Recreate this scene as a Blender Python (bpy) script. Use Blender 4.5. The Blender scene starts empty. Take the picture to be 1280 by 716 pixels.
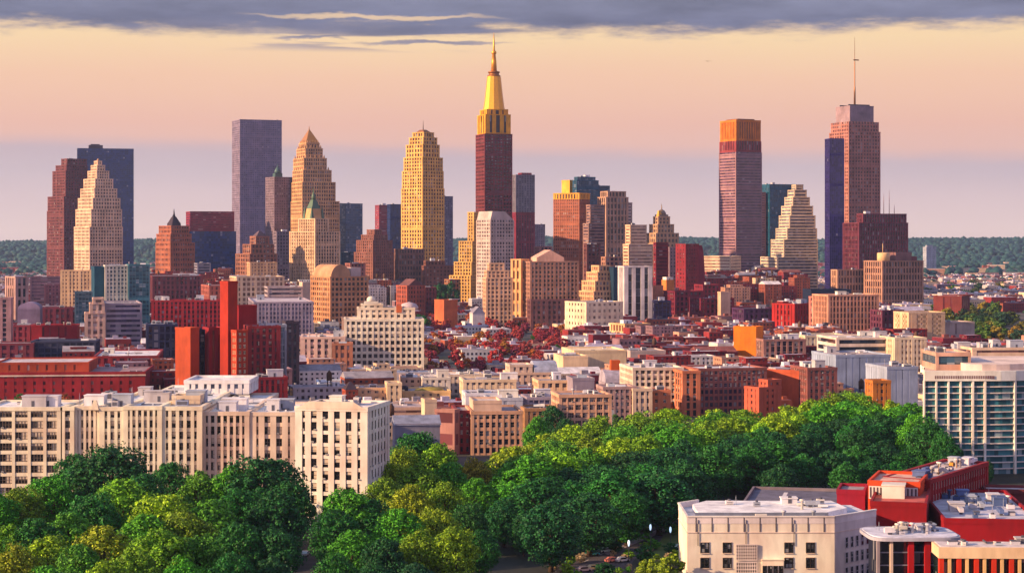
import bpy, math, random
import numpy as np
from mathutils import Vector, Matrix
R = math.radians
SC = bpy.context.scene
COL = SC.collection
# ------------------------------------------------------------------ camera, sky, sun, exposure
EYE = 90.0; F = 2388.0; HZ = 300.0          # eye height (m), focal length and horizon row in photo pixels
cam = bpy.data.cameras.new('camera'); camo = bpy.data.objects.new('camera', cam); COL.objects.link(camo)
camo.location = (0, 0, EYE); camo.rotation_euler = (R(90), 0, 0)
cam.sensor_width = 36; cam.lens = F / 1280 * 36; cam.shift_y = -(358 - HZ) / 1280
cam.clip_start = 1; cam.clip_end = 60000
SC.camera = camo
SC.view_settings.view_transform = 'Standard'; SC.view_settings.look = 'None'
SC.view_settings.exposure = 1.35; SC.view_settings.gamma = 1; SC.view_settings.use_curve_mapping = False
EXPO = 2 ** 1.35
SUN = Vector((-0.88, -0.31, 0.33)).normalized()
SUN_EL = math.asin(SUN.z); SUN_AZ = math.atan2(SUN.x, SUN.y)
sl = bpy.data.lights.new('sun', 'SUN'); sl.energy = 3.6; sl.angle = R(0.7); sl.color = (1.0, 0.64, 0.36)
so = bpy.data.objects.new('sun', sl); COL.objects.link(so)
so.rotation_euler = SUN.to_track_quat('Z', 'Y').to_euler()

def lin(c):
    return tuple(((v / 255) / 12.92 if v / 255 <= .04045 else ((v / 255 + .055) / 1.055) ** 2.4) for v in c)

world = bpy.data.worlds.new('World'); SC.world = world; world.use_nodes = True
def make_sky():
    nt = world.node_tree; N = nt.nodes; L = nt.links; N.clear()
    out = N.new('ShaderNodeOutputWorld'); bg1 = N.new('ShaderNodeBackground'); bg2 = N.new('ShaderNodeBackground')
    mixs = N.new('ShaderNodeMixShader')
    sky = N.new('ShaderNodeTexSky'); sky.sky_type = 'NISHITA'; sky.sun_disc = False
    sky.sun_elevation = SUN_EL; sky.sun_rotation = SUN_AZ; sky.air_density = 1.3; sky.dust_density = 1.5
    L.new(sky.outputs[0], bg1.inputs[0]); bg1.inputs[1].default_value = 0.08
    tc = N.new('ShaderNodeTexCoord'); sep = N.new('ShaderNodeSeparateXYZ'); L.new(tc.outputs['Generated'], sep.inputs[0])
    def math_(op, a, b=None, c=None, clamp=False):
        m = N.new('ShaderNodeMath'); m.operation = op; m.use_clamp = clamp
        for i, v in enumerate((a, b, c)):
            if v is None: continue
            if isinstance(v, (int, float)): m.inputs[i].default_value = v
            else: L.new(v, m.inputs[i])
        return m.outputs[0]
    z = sep.outputs[2]
    def noise(sx, sz, detail, off=0.0, rough=.55):
        mp = N.new('ShaderNodeMapping'); mp.inputs['Scale'].default_value = (sx, sx, sz); mp.inputs['Location'].default_value = (off, off, off)
        L.new(tc.outputs['Generated'], mp.inputs[0])
        n = N.new('ShaderNodeTexNoise'); n.inputs['Scale'].default_value = 1; n.inputs['Detail'].default_value = detail; n.inputs['Roughness'].default_value = rough
        L.new(mp.outputs[0], n.inputs[0]); return math_('SUBTRACT', n.outputs[0], 0.5)
    warp = math_('ADD', math_('ADD', math_('MULTIPLY', noise(6, 9, 3, 1.7), .007), math_('MULTIPLY', noise(30, 260, 5, 4.1), .005)), math_('MULTIPLY', sep.outputs[0], .016))
    zz = math_('ADD', z, warp)
    soft = math_('ADD', z, math_('MULTIPLY', noise(9, 30, 3, 8.0), .012))
    def ramp(src, lo, hi, stops):
        mr = N.new('ShaderNodeMapRange'); mr.inputs[1].default_value = lo; mr.inputs[2].default_value = hi
        L.new(src, mr.inputs[0]); r = N.new('ShaderNodeValToRGB'); L.new(mr.outputs[0], r.inputs[0])
        e = r.color_ramp.elements
        while len(e) > 1: e.remove(e[-1])
        for i, (p, c) in enumerate(stops):
            k = e[0] if i == 0 else e.new((p - lo) / (hi - lo))
            k.position = (p - lo) / (hi - lo); k.color = (*lin(c), 1)
        return r.outputs[0]
    peach = ramp(soft, -.02, .16, [(-.02, (214, 190, 196)), (0, (234, 206, 208)), (.045, (240, 194, 180)), (.06, (245, 193, 172)), (.085, (251, 204, 172)), (.105, (254, 220, 174)), (.13, (253, 214, 172)), (.16, (215, 200, 190))])
    band = ramp(soft, -.02, .06, [(-.02, (220, 196, 198)), (.004, (246, 216, 208)), (.022, (234, 206, 204)), (.036, (217, 194, 197)), (.048, (209, 185, 190)), (.06, (216, 186, 186))])
    cloud = ramp(soft, .095, .3, [(.095, (160, 150, 166)), (.112, (122, 124, 150)), (.135, (140, 142, 164)), (.19, (188, 170, 216)), (.3, (214, 192, 250))])  # violet upper stops are added out of view to fill shaded faces
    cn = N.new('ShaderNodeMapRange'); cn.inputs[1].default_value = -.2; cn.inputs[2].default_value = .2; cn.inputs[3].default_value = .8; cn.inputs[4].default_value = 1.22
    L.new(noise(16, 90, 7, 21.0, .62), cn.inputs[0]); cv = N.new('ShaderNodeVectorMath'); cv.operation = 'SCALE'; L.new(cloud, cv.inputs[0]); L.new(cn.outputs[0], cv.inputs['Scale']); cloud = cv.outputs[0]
    def mix(f, a, b):
        m = N.new('ShaderNodeMix'); m.data_type = 'RGBA'; L.new(f, m.inputs[0]); L.new(a, m.inputs[6]); L.new(b, m.inputs[7]); return m.outputs[2]
    def step(src, lo, hi):
        mr = N.new('ShaderNodeMapRange'); mr.interpolation_type = 'SMOOTHSTEP'; mr.inputs[1].default_value = lo; mr.inputs[2].default_value = hi; L.new(src, mr.inputs[0]); return mr.outputs[0]
    c = mix(math_('SUBTRACT', 1.0, step(zz, .041, .0515)), peach, band)
    # long thin streaks under the cloud deck
    st = noise(9, 150, 5, 12.3, .5)
    win = math_('MULTIPLY', step(z, .0965, .101), math_('MULTIPLY', step(sep.outputs[0], -.19, -.08), math_('SUBTRACT', 1.0, step(sep.outputs[0], -.02, .03))))
    c = mix(math_('MULTIPLY', math_('MULTIPLY', win, step(st, -.03, .06)), .85), c, cloud)
    def streak(px, py, hw, hh):
        dx = math_('MULTIPLY', math_('SUBTRACT', sep.outputs[0], (px - 640) / F), F / hw)
        wz = math_('ADD', z, math_('MULTIPLY', noise(38, 150, 5, px * .01), .008))
        dz = math_('MULTIPLY', math_('SUBTRACT', wz, (HZ - py) / F), F / hh)
        rr = math_('ADD', math_('MULTIPLY', dx, dx), math_('MULTIPLY', dz, dz)); return math_('SUBTRACT', 1.0, step(rr, .05, 1.15))
    for a in ((500, 40, 150, 7), (540, 55, 110, 3.5), (390, 50, 50, 2.5), (690, 32, 30, 2.5), (370, 36, 60, 5)):
        c = mix(math_('MULTIPLY', streak(*a), .9), c, cloud)
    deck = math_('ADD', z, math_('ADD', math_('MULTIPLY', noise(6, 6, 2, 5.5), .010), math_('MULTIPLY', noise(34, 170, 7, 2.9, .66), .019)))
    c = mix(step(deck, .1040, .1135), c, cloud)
    c = mix(math_('MULTIPLY', streak(470, 24, 170, 4), .75), c, peach)
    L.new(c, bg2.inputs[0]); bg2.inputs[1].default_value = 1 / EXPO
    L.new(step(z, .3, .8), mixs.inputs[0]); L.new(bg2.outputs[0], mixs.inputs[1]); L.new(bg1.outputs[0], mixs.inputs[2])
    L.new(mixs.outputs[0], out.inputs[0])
make_sky()

# ------------------------------------------------------------------ materials
MATS = {}
def nodes(name):
    m = bpy.data.materials.new(name); m.use_nodes = True
    nt = m.node_tree; b = nt.nodes['Principled BSDF']; return m, nt, b
def wall_mat(rgb, rough=.85, var=.2, grime=.26):
    key = ('w', rgb, rough, var)
    if key in MATS: return MATS[key]
    m, nt, b = nodes('wall_%02x%02x%02x' % rgb); N = nt.nodes; L = nt.links
    tc = N.new('ShaderNodeTexCoord')
    n1 = N.new('ShaderNodeTexNoise'); n1.inputs['Scale'].default_value = .07; n1.inputs['Detail'].default_value = 5
    L.new(tc.outputs['Object'], n1.inputs[0])
    mp = N.new('ShaderNodeMapping'); mp.inputs['Scale'].default_value = (.5, .5, .16); L.new(tc.outputs['Object'], mp.inputs[0])
    n2 = N.new('ShaderNodeTexNoise'); n2.inputs['Scale'].default_value = 1; n2.inputs['Detail'].default_value = 4; L.new(mp.outputs[0], n2.inputs[0])
    c = lin(rgb)
    r1 = N.new('ShaderNodeValToRGB'); e = r1.color_ramp.elements
    e[0].position = .3; e[0].color = (*[v * (1 - var * 1.6) for v in c], 1); e[1].position = .72; e[1].color = (*[min(v * (1 + var), .9) for v in c], 1)
    L.new(n1.outputs[0], r1.inputs[0])
    mx = N.new('ShaderNodeMix'); mx.data_type = 'RGBA'; mx.blend_type = 'MULTIPLY'; mx.inputs[0].default_value = grime
    r2 = N.new('ShaderNodeValToRGB'); r2.color_ramp.elements[0].position = .35; r2.color_ramp.elements[0].color = (.45, .42, .4, 1); r2.color_ramp.elements[1].position = .6
    L.new(n2.outputs[0], r2.inputs[0]); L.new(r1.outputs[0], mx.inputs[6]); L.new(r2.outputs[0], mx.inputs[7])
    L.new(mx.outputs[2], b.inputs['Base Color']); b.inputs['Roughness'].default_value = rough
    b.inputs['Specular IOR Level'].default_value = .25
    MATS[key] = m; return m
def glass_mat(rgb, rough=.12, cell=(3.0, 3.6), light=.12):
    key = ('g', rgb, rough, cell, light)
    if key in MATS: return MATS[key]
    m, nt, b = nodes('glass_%02x%02x%02x' % rgb); N = nt.nodes; L = nt.links
    tc = N.new('ShaderNodeTexCoord'); mp = N.new('ShaderNodeMapping'); mp.inputs['Scale'].default_value = (1 / cell[0], 1 / cell[1], 1)
    L.new(tc.outputs['UV'], mp.inputs[0])
    fl = N.new('ShaderNodeVectorMath'); fl.operation = 'FLOOR'; L.new(mp.outputs[0], fl.inputs[0])
    wn = N.new('ShaderNodeTexWhiteNoise'); wn.noise_dimensions = '4D'; L.new(fl.outputs[0], wn.inputs['Vector'])
    oi = N.new('ShaderNodeObjectInfo'); L.new(oi.outputs['Random'], wn.inputs['W'])
    c = lin(rgb); r = N.new('ShaderNodeValToRGB'); e = r.color_ramp.elements; r.color_ramp.interpolation = 'CONSTANT'
    e[0].position = 0; e[0].color = (*[v * .55 for v in c], 1); e[1].position = .35; e[1].color = (*c, 1)
    k = e.new(.7); k.color = (*[v * 1.35 + .004 for v in c], 1)
    k = e.new(1 - light); k.color = (*[v * .8 + .06 for v in c], 1); k = e.new(1 - light * .4); k.color = (*[v * .8 + .22 for v in c], 1)
    L.new(wn.outputs[0], r.inputs[0]); L.new(r.outputs[0], b.inputs['Base Color'])
    b.inputs['Roughness'].default_value = rough; b.inputs['Specular IOR Level'].default_value = .6
    MATS[key] = m; return m
def roof_mat(rgb):
    key = ('r', rgb)
    if key in MATS: return MATS[key]
    m, nt, b = nodes('roof_%02x%02x%02x' % rgb); N = nt.nodes; L = nt.links
    tc = N.new('ShaderNodeTexCoord'); n = N.new('ShaderNodeTexNoise'); n.inputs['Scale'].default_value = .22; n.inputs['Detail'].default_value = 7; n.inputs['Roughness'].default_value = .65
    L.new(tc.outputs['Object'], n.inputs[0]); r = N.new('ShaderNodeValToRGB'); c = lin(rgb); e = r.color_ramp.elements
    e[0].position = .3; e[0].color = (*[v * .5 for v in c], 1); e[1].position = .62; e[1].color = (*[min(v * 1.1, .85) for v in c], 1)
    L.new(n.outputs[0], r.inputs[0]); L.new(r.outputs[0], b.inputs['Base Color']); b.inputs['Roughness'].default_value = .8
    MATS[key] = m; return m
def metal_mat(rgb, rough=.35, metal=.8):
    key = ('m', rgb, rough, metal)
    if key in MATS: return MATS[key]
    m, nt, b = nodes('metal_%02x%02x%02x' % rgb); N = nt.nodes; L = nt.links
    tc = N.new('ShaderNodeTexCoord'); n = N.new('ShaderNodeTexNoise'); n.inputs['Scale'].default_value = .3; n.inputs['Detail'].default_value = 4
    L.new(tc.outputs['Object'], n.inputs[0]); r = N.new('ShaderNodeValToRGB'); c = lin(rgb)
    r.color_ramp.elements[0].color = (*[v * .75 for v in c], 1); r.color_ramp.elements[1].color = (*[min(1, v * 1.15) for v in c], 1)
    L.new(n.outputs[0], r.inputs[0]); L.new(r.outputs[0], b.inputs['Base Color']); b.inputs['Roughness'].default_value = rough; b.inputs['Metallic'].default_value = metal
    MATS[key] = m; return m
def leaf_mat(name, lo=.42, hi=2.05, lobe=1.0):
    m, nt, b = nodes(name); N = nt.nodes; L = nt.links
    oi = N.new('ShaderNodeObjectInfo'); tc = N.new('ShaderNodeTexCoord')
    n = N.new('ShaderNodeTexNoise'); n.inputs['Scale'].default_value = .35; n.inputs['Detail'].default_value = 5; L.new(tc.outputs['Object'], n.inputs[0])
    ad = N.new('ShaderNodeVectorMath'); ad.operation = 'ADD'; L.new(tc.outputs['Object'], ad.inputs[0]); L.new(oi.outputs['Location'], ad.inputs[1])
    wn = N.new('ShaderNodeTexNoise'); wn.inputs['Scale'].default_value = .9; wn.inputs['Detail'].default_value = 3; L.new(ad.outputs[0], wn.inputs[0])
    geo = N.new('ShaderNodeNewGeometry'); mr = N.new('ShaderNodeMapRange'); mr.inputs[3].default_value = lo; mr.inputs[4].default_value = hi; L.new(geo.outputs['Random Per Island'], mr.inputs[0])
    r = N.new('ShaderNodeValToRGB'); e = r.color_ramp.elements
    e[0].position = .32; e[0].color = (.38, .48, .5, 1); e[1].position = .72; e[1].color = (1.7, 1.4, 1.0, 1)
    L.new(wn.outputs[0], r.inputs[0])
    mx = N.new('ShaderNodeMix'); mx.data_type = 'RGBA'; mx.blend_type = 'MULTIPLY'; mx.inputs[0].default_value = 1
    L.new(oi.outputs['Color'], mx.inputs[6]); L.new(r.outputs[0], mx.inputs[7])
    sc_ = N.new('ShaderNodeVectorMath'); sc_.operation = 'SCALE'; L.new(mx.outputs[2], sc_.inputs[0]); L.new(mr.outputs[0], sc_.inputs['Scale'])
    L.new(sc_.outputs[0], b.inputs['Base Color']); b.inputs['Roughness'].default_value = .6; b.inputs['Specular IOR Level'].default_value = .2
    tr = N.new('ShaderNodeBsdfTranslucent'); L.new(mx.outputs[2], tr.inputs[0])
    ms = N.new('ShaderNodeMixShader'); ms.inputs[0].default_value = .15
    L.new(b.outputs[0], ms.inputs[1]); L.new(tr.outputs[0], ms.inputs[2]); L.new(ms.outputs[0], nt.nodes['Material Output'].inputs[0])
    return m
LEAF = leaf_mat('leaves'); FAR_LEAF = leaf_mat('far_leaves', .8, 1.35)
BARK = wall_mat((70, 56, 46))

# ------------------------------------------------------------------ mesh builder
BOXF = np.array([[0, 1, 5, 4], [1, 2, 6, 5], [2, 3, 7, 6], [3, 0, 4, 7], [4, 5, 6, 7], [3, 2, 1, 0]])
class MB:
    def __init__(s): s.b = []; s.bm = []; s.p = []
    def box(s, x0, x1, y0, y1, z0, z1, m=0):
        s.b.append((x0, x1, y0, y1, z0, z1)); s.bm.append(m)
    def poly(s, vs, fs, m=0, smooth=False): s.p.append((vs, fs, m, smooth))
    def lathe(s, cx, cy, prof, n=16, m=0, smooth=True, ph=0.0):
        vs = []; fs = []
        for r, z in prof:
            for k in range(n):
                a = ph + 2 * math.pi * k / n; vs.append((cx + r * math.cos(a), cy + r * math.sin(a), z))
        for i in range(len(prof) - 1):
            for k in range(n):
                a, b = i * n + k, i * n + (k + 1) % n; fs.append((a, b, b + n, a + n))
        if prof[0][0] > 1e-6: fs.append(tuple(range(n))[::-1])
        if prof[-1][0] > 1e-6: fs.append(tuple((len(prof) - 1) * n + k for k in range(n)))
        s.poly(vs, fs, m, smooth)
    def prism(s, pts, z0, z1, m=0, smooth=False):
        n = len(pts); vs = [(x, y, z0) for x, y in pts] + [(x, y, z1) for x, y in pts]
        fs = [(i, (i + 1) % n, (i + 1) % n + n, i + n) for i in range(n)] + [tuple(range(n))[::-1], tuple(range(n, 2 * n))]
        s.poly(vs, fs, m, smooth)
    def frustum(s, x0, x1, y0, y1, z0, z1, k, m=0):
        cx, cy = (x0 + x1) / 2, (y0 + y1) / 2; hx, hy = (x1 - x0) / 2 * k, (y1 - y0) / 2 * k
        vs = [(x0, y0, z0), (x1, y0, z0), (x1, y1, z0), (x0, y1, z0), (cx - hx, cy - hy, z1), (cx + hx, cy - hy, z1), (cx + hx, cy + hy, z1), (cx - hx, cy + hy, z1)]
        s.poly(vs, [tuple(f) for f in BOXF], m)
    def gable(s, x0, x1, y0, y1, z0, z1, along='x', m=0):
        if along == 'x':
            ym = (y0 + y1) / 2; vs = [(x0, y0, z0), (x1, y0, z0), (x1, y1, z0), (x0, y1, z0), (x0, ym, z1), (x1, ym, z1)]
            fs = [(0, 1, 5, 4), (2, 3, 4, 5), (0, 4, 3), (1, 2, 5), (3, 2, 1, 0)]
        else:
            xm = (x0 + x1) / 2; vs = [(x0, y0, z0), (x1, y0, z0), (x1, y1, z0), (x0, y1, z0), (xm, y0, z1), (xm, y1, z1)]
            fs = [(0, 1, 4), (1, 2, 5, 4), (2, 3, 5), (3, 0, 4, 5), (3, 2, 1, 0)]
        s.poly(vs, fs, m)
    def barrel(s, x0, x1, y0, y1, z0, h, along='x', n=10, m=0):
        vs = []; fs = []
        for k in range(n + 1):
            a = math.pi * k / n; u = -math.cos(a); v = math.sin(a) * h
            if along == 'x': y = (y0 + y1) / 2 + u * (y1 - y0) / 2; vs += [(x0, y, z0 + v), (x1, y, z0 + v)]
            else: x = (x0 + x1) / 2 + u * (x1 - x0) / 2; vs += [(x, y1, z0 + v), (x, y0, z0 + v)]
        for k in range(n): fs.append((2 * k, 2 * k + 1, 2 * k + 3, 2 * k + 2))
        fs.append(tuple(range(0, 2 * n + 2, 2))); fs.append(tuple(range(1, 2 * n + 2, 2))[::-1]); fs.append((0, 2 * n, 2 * n + 1, 1))
        s.poly(vs, fs, m)
    def empty(s): return not s.b and not s.p
    def mesh(s, name, mats):
        me = bpy.data.meshes.new(name)
        V = []; LV = []; LS = []; MI = []; SM = []; nv = 0
        if s.b:
            B = np.array(s.b, dtype=np.float64); n = len(B)
            X = B[:, [0, 1, 1, 0, 0, 1, 1, 0]]; Y = B[:, [2, 2, 3, 3, 2, 2, 3, 3]]; Z = B[:, [4, 4, 4, 4, 5, 5, 5, 5]]
            V.append(np.stack([X, Y, Z], -1).reshape(-1, 3))
            LV.append((BOXF[None] + (np.arange(n) * 8)[:, None, None]).reshape(-1)); LS += [4] * (6 * n)
            MI.append(np.repeat(np.array(s.bm, dtype=np.int32), 6)); SM.append(np.zeros(6 * n, dtype=bool)); nv = 8 * n
        for vs, fs, m, sm in s.p:
            V.append(np.array(vs, dtype=np.float64)); LV.append(np.array([i + nv for f in fs for i in f])); LS += [len(f) for f in fs]
            MI.append(np.full(len(fs), m, dtype=np.int32)); SM.append(np.full(len(fs), sm)); nv += len(vs)
        V = np.concatenate(V); LV = np.concatenate(LV).astype(np.int32); LS = np.array(LS, dtype=np.int32)
        me.vertices.add(len(V)); me.vertices.foreach_set('co', V.astype(np.float32).ravel())
        me.loops.add(len(LV)); me.loops.foreach_set('vertex_index', LV)
        me.polygons.add(len(LS)); st = np.concatenate([[0], np.cumsum(LS)[:-1]]).astype(np.int32)
        me.polygons.foreach_set('loop_start', st)
        me.polygons.foreach_set('material_index', np.concatenate(MI)); me.polygons.foreach_set('use_smooth', np.concatenate(SM))
        for m in mats: me.materials.append(m)
        me.update(calc_edges=True)
        nrm = np.zeros(len(LS) * 3, dtype=np.float32); me.polygons.foreach_get('normal', nrm); nrm = np.abs(nrm.reshape(-1, 3))
        nn = np.repeat(nrm, LS, axis=0); co = V[LV]
        u = np.where(nn[:, 0] > .7, co[:, 1] + 37.0, co[:, 0]); v = np.where(nn[:, 2] > .7, co[:, 1], co[:, 2])
        uv = me.uv_layers.new(name='UVMap'); uv.data.foreach_set('uv', np.stack([u, v], -1).astype(np.float32).ravel())
        me.validate(); return me
    def build(s, name, mats, parent=None, loc=None, rz=0):
        if s.empty(): return None
        if not isinstance(mats, (list, tuple)): mats = [mats]
        return link(name, s.mesh(name, mats), parent, loc, rz)
def link(name, data, parent=None, loc=None, rz=0):
    o = bpy.data.objects.new(name, data); COL.objects.link(o)
    if parent is not None: o.parent = parent
    if loc is not None: o.location = loc
    if rz: o.rotation_euler = (0, 0, rz)
    return o
def tag(o, label=None, cat=None, group=None, kind=None):
    if label: o['label'] = label
    if cat: o['category'] = cat
    if group: o['group'] = group
    if kind: o['kind'] = kind
    return o
def thing(name, label, cat, loc, rz=0, group=None):
    return tag(link(name, None, None, loc, rz), label, cat, group)

# ------------------------------------------------------------------ placing: a bearing in the photo and a distance give a point in the place
def tx(px): return (px - 640) / F
def zat(py, D): return EYE - (py - HZ) / F * D
def lot(x0, xc, x1, D, th, dmin=None, wmin=None):
    c, s = math.cos(th), math.sin(th); t0, t1 = tx(x0), tx(x1); C = tx(xc) * D
    w = (t1 * D - C) / (c - t1 * s) if x1 > xc else (wmin or 20)
    den = s + t0 * c
    d = (C - t0 * D) / den if xc > x0 and den > .03 else (dmin or 25)
    if dmin and d < dmin: d = dmin
    if wmin and w < wmin: w = wmin
    return C, w, d
FOOT = []           # footprints (cx, cy, r) of what already stands
NAMED = []          # (px, D, phrase)
def occupied(x, y, r):
    return any((x - a) ** 2 + (y - b) ** 2 < (r + c) ** 2 for a, b, c in FOOT)
def foot(X, Y, th, w, d):
    c, s = math.cos(th), math.sin(th); m = max(1, int(max(w, d) / max(8, min(w, d)) + .5))
    rr = min(w, d) / 2
    for i in range(m):
        f = (i + .5) / m; a, b = (f * w, d / 2) if w >= d else (w / 2, f * d)
        FOOT.append((X + a * c - b * s, Y + a * s + b * c, rr + 3))

# ------------------------------------------------------------------ buildings
def style(mode='grid', wall=(180, 150, 120), glass=(30, 34, 48), bay=4.4, floor=4.2, pier=.5, span=.45, pp=.5, sp=.32, light=.24, rough=.12):
    return dict(mode=mode, wall=wall, glass=glass, bay=bay, floor=floor, pier=pier, span=span, pp=pp, sp=sp, light=light, rough=rough)
def S(st, **k): d = dict(st); d.update(k); return d
WPROTO = {}; BLIND = wall_mat((206, 190, 170), .9)
ACB = MB(); ACB.box(-.4, .4, -.55, 0, .02, .5); ACB.box(-.34, .34, -.57, -.54, .08, .44, 1); ACM = ACB.mesh('air_conditioner', [wall_mat((200, 198, 196)), wall_mat((110, 108, 110))]); WR = random.Random(44)
def window_mesh(w, h, gm, fm, div, blind=0):
    key = (round(w, 2), round(h, 2), gm.name, fm.name, div, blind)
    if key not in WPROTO:
        p = MB(); p.box(-w / 2, w / 2, -.04, .05, 0, h)
        if blind: p.box(-w / 2 + (w * .5 if blind == 3 else .02), w / 2 - .02, -.06, -.03, h * (.35, .62, .1)[blind - 1], h - .02, 1)
        pm = p.mesh('window', [gm, BLIND])
        f = MB(); t = .09
        for k in range(div + 1):
            x = -w / 2 + w * k / div; f.box(x - t, x + t, -.16, .0, 0, h)
        f.box(-w / 2, w / 2, -.13, .0, 0, .16); f.box(-w / 2, w / 2, -.13, .0, h - .14, h); f.box(-w / 2, w / 2, -.11, 0, h * .5 - .06, h * .5 + .06)
        WPROTO[key] = (pm, f.mesh('frame', [fm]), p, f)
    return WPROTO[key]
def block(t, b, st, wname='wall', faces='FLR', roof=(150, 146, 150), par=1.1, win=None, parent=None, roofname='roof'):
    """One box-shaped volume: glazed core, piers and spandrels standing proud of it, parapet and roof sheet. win: windows as parts of their own."""
    x0, x1, y0, y1, z0, z1 = b; W = MB(); G = MB(); mode = st['mode']; pp = st['pp']; sp = st['sp']
    wm = wall_mat(st['wall']); gm = glass_mat(st['glass'], st['rough'], (max(1.5, st['bay']), st['floor']), st['light'])
    wl, dl = x1 - x0, y1 - y0; H = z1 - z0
    nf = max(1, round(H / st['floor'])); fh = H / nf; sh = fh * st['span']
    wins = []
    if mode == 'plain':
        W.box(x0, x1, y0, y1, z0, z1); pp = 0
    else:
        (W if win else G).box(x0, x1, y0, y1, z0, z1)
        cp = max(.4, min(st['bay'] * max(st['pier'], .25), wl * .2, dl * .2))
        for ax, cx in enumerate((x0, x1)):
            for ay, cy in enumerate((y0, y1)):
                W.box(cx - (pp if ax == 0 else cp), cx + (cp if ax == 0 else pp), cy - (pp if ay == 0 else cp), cy + (cp if ay == 0 else pp), z0, z1)
        for fc in faces:
            L = wl if fc in 'FB' else dl; nb = max(1, round(L / st['bay'])); bw = L / nb; pw = bw * st['pier']
            def put(a0, a1, pr, q0, q1):
                if fc == 'F': W.box(x0 + a0, x0 + a1, y0 - pr, y0 + .06, q0, q1)
                elif fc == 'B': W.box(x0 + a0, x0 + a1, y1 - .06, y1 + pr, q0, q1)
                elif fc == 'L': W.box(x0 - pr, x0 + .06, y0 + a0, y0 + a1, q0, q1)
                else: W.box(x1 - .06, x1 + pr, y0 + a0, y0 + a1, q0, q1)
            if mode != 'bands':
                for i in range(1, nb): k3 = 1.5 if (mode == 'grid' and not win and nb > 5 and i % 3 == nb % 3) else 1.0; put(i * bw - pw / 2 * k3, i * bw + pw / 2 * k3, pp - .02 + (.12 if k3 > 1 else 0), z0, z1)
            for j in range(nf): put(.02, L - .02, sp, z0 + j * fh, z0 + j * fh + (fh * .82 if (not win and nf > 16 and (j + nb) % 11 == 5) else sh))
            if win:
                for i in range(nb):
                    for j in range(nf):
                        a = (i + .5) * bw; zz = z0 + j * fh + sh
                        lo = cp if i == 0 else pw / 2; hi = cp if i == nb - 1 else pw / 2
                        ww = bw - lo - hi; a = i * bw + lo + ww / 2
                        if ww < .4: continue
                        pos = {'F': (x0 + a, y0, zz), 'B': (x0 + a, y1, zz), 'L': (x0, y0 + a, zz), 'R': (x1, y0 + a, zz)}[fc]
                        wins.append((pos, {'F': 0, 'B': math.pi, 'L': -math.pi / 2, 'R': math.pi / 2}[fc], ww, fh - sh))
    o = pp + .14; g = .55
    if par > 0:
        za, zb = z1 - .35, z1 + par
        W.box(x0 - o, x1 + o, y0 - o, y0 + g, za, zb); W.box(x0 - o, x1 + o, y1 - g, y1 + o, za, zb)
        W.box(x0 - o, x0 + g, y0 + g, y1 - g, za, zb); W.box(x1 - g, x1 + o, y0 + g, y1 - g, za, zb)
    par_o = W.build(wname, wm, parent or t)
    if not G.empty(): G.build('glazing', gm, par_o)
    if par > 0:
        Q = MB(); Q.box(x0 + .3, x1 - .3, y0 + .3, y1 - .3, z1 - .2, z1 + .25); Q.build(roofname, roof_mat(roof), par_o)
    if wins:
        fm = wall_mat(win.get('frame', (150, 140, 130))); div = win.get('div', 2); mx = win.get('max', 100); done = win.setdefault('done', 0)
        wins.sort(key=lambda q: (-round(q[0][2]), abs(q[1])))
        rest = MB()
        for pos, rz, ww, hh in wins:
            pm, fmh, _, _ = window_mesh(ww, hh, gm, fm, div, WR.choice((0, 0, 0, 1, 2, 3)))
            if win['done'] < mx:
                wo = link('window', pm, par_o, pos, rz); link('frame', fmh, wo); win['done'] += 1
                if win.get('ac') and WR.random() < .16: link('air_conditioner', ACM, wo, (WR.choice((-.25, .25)) * ww, -.1, 0))
            else:
                M = Matrix.Translation(pos) @ Matrix.Rotation(rz, 4, 'Z')
                a = [M @ Vector((sx * ww / 2, sy, sz)) for sx in (-1, 1) for sy in (-.04, .05) for sz in (0, hh)]
                rest.box(min(v.x for v in a), max(v.x for v in a), min(v.y for v in a), max(v.y for v in a), pos[2], pos[2] + hh)
        r = rest.build('glazing', gm, par_o)
        if r: r['kind'] = 'stuff'
    return par_o
rnd = random.Random(5)
PALE = [(226, 222, 224), (205, 204, 212), (190, 186, 190), (232, 222, 210), (168, 176, 190)]
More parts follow.
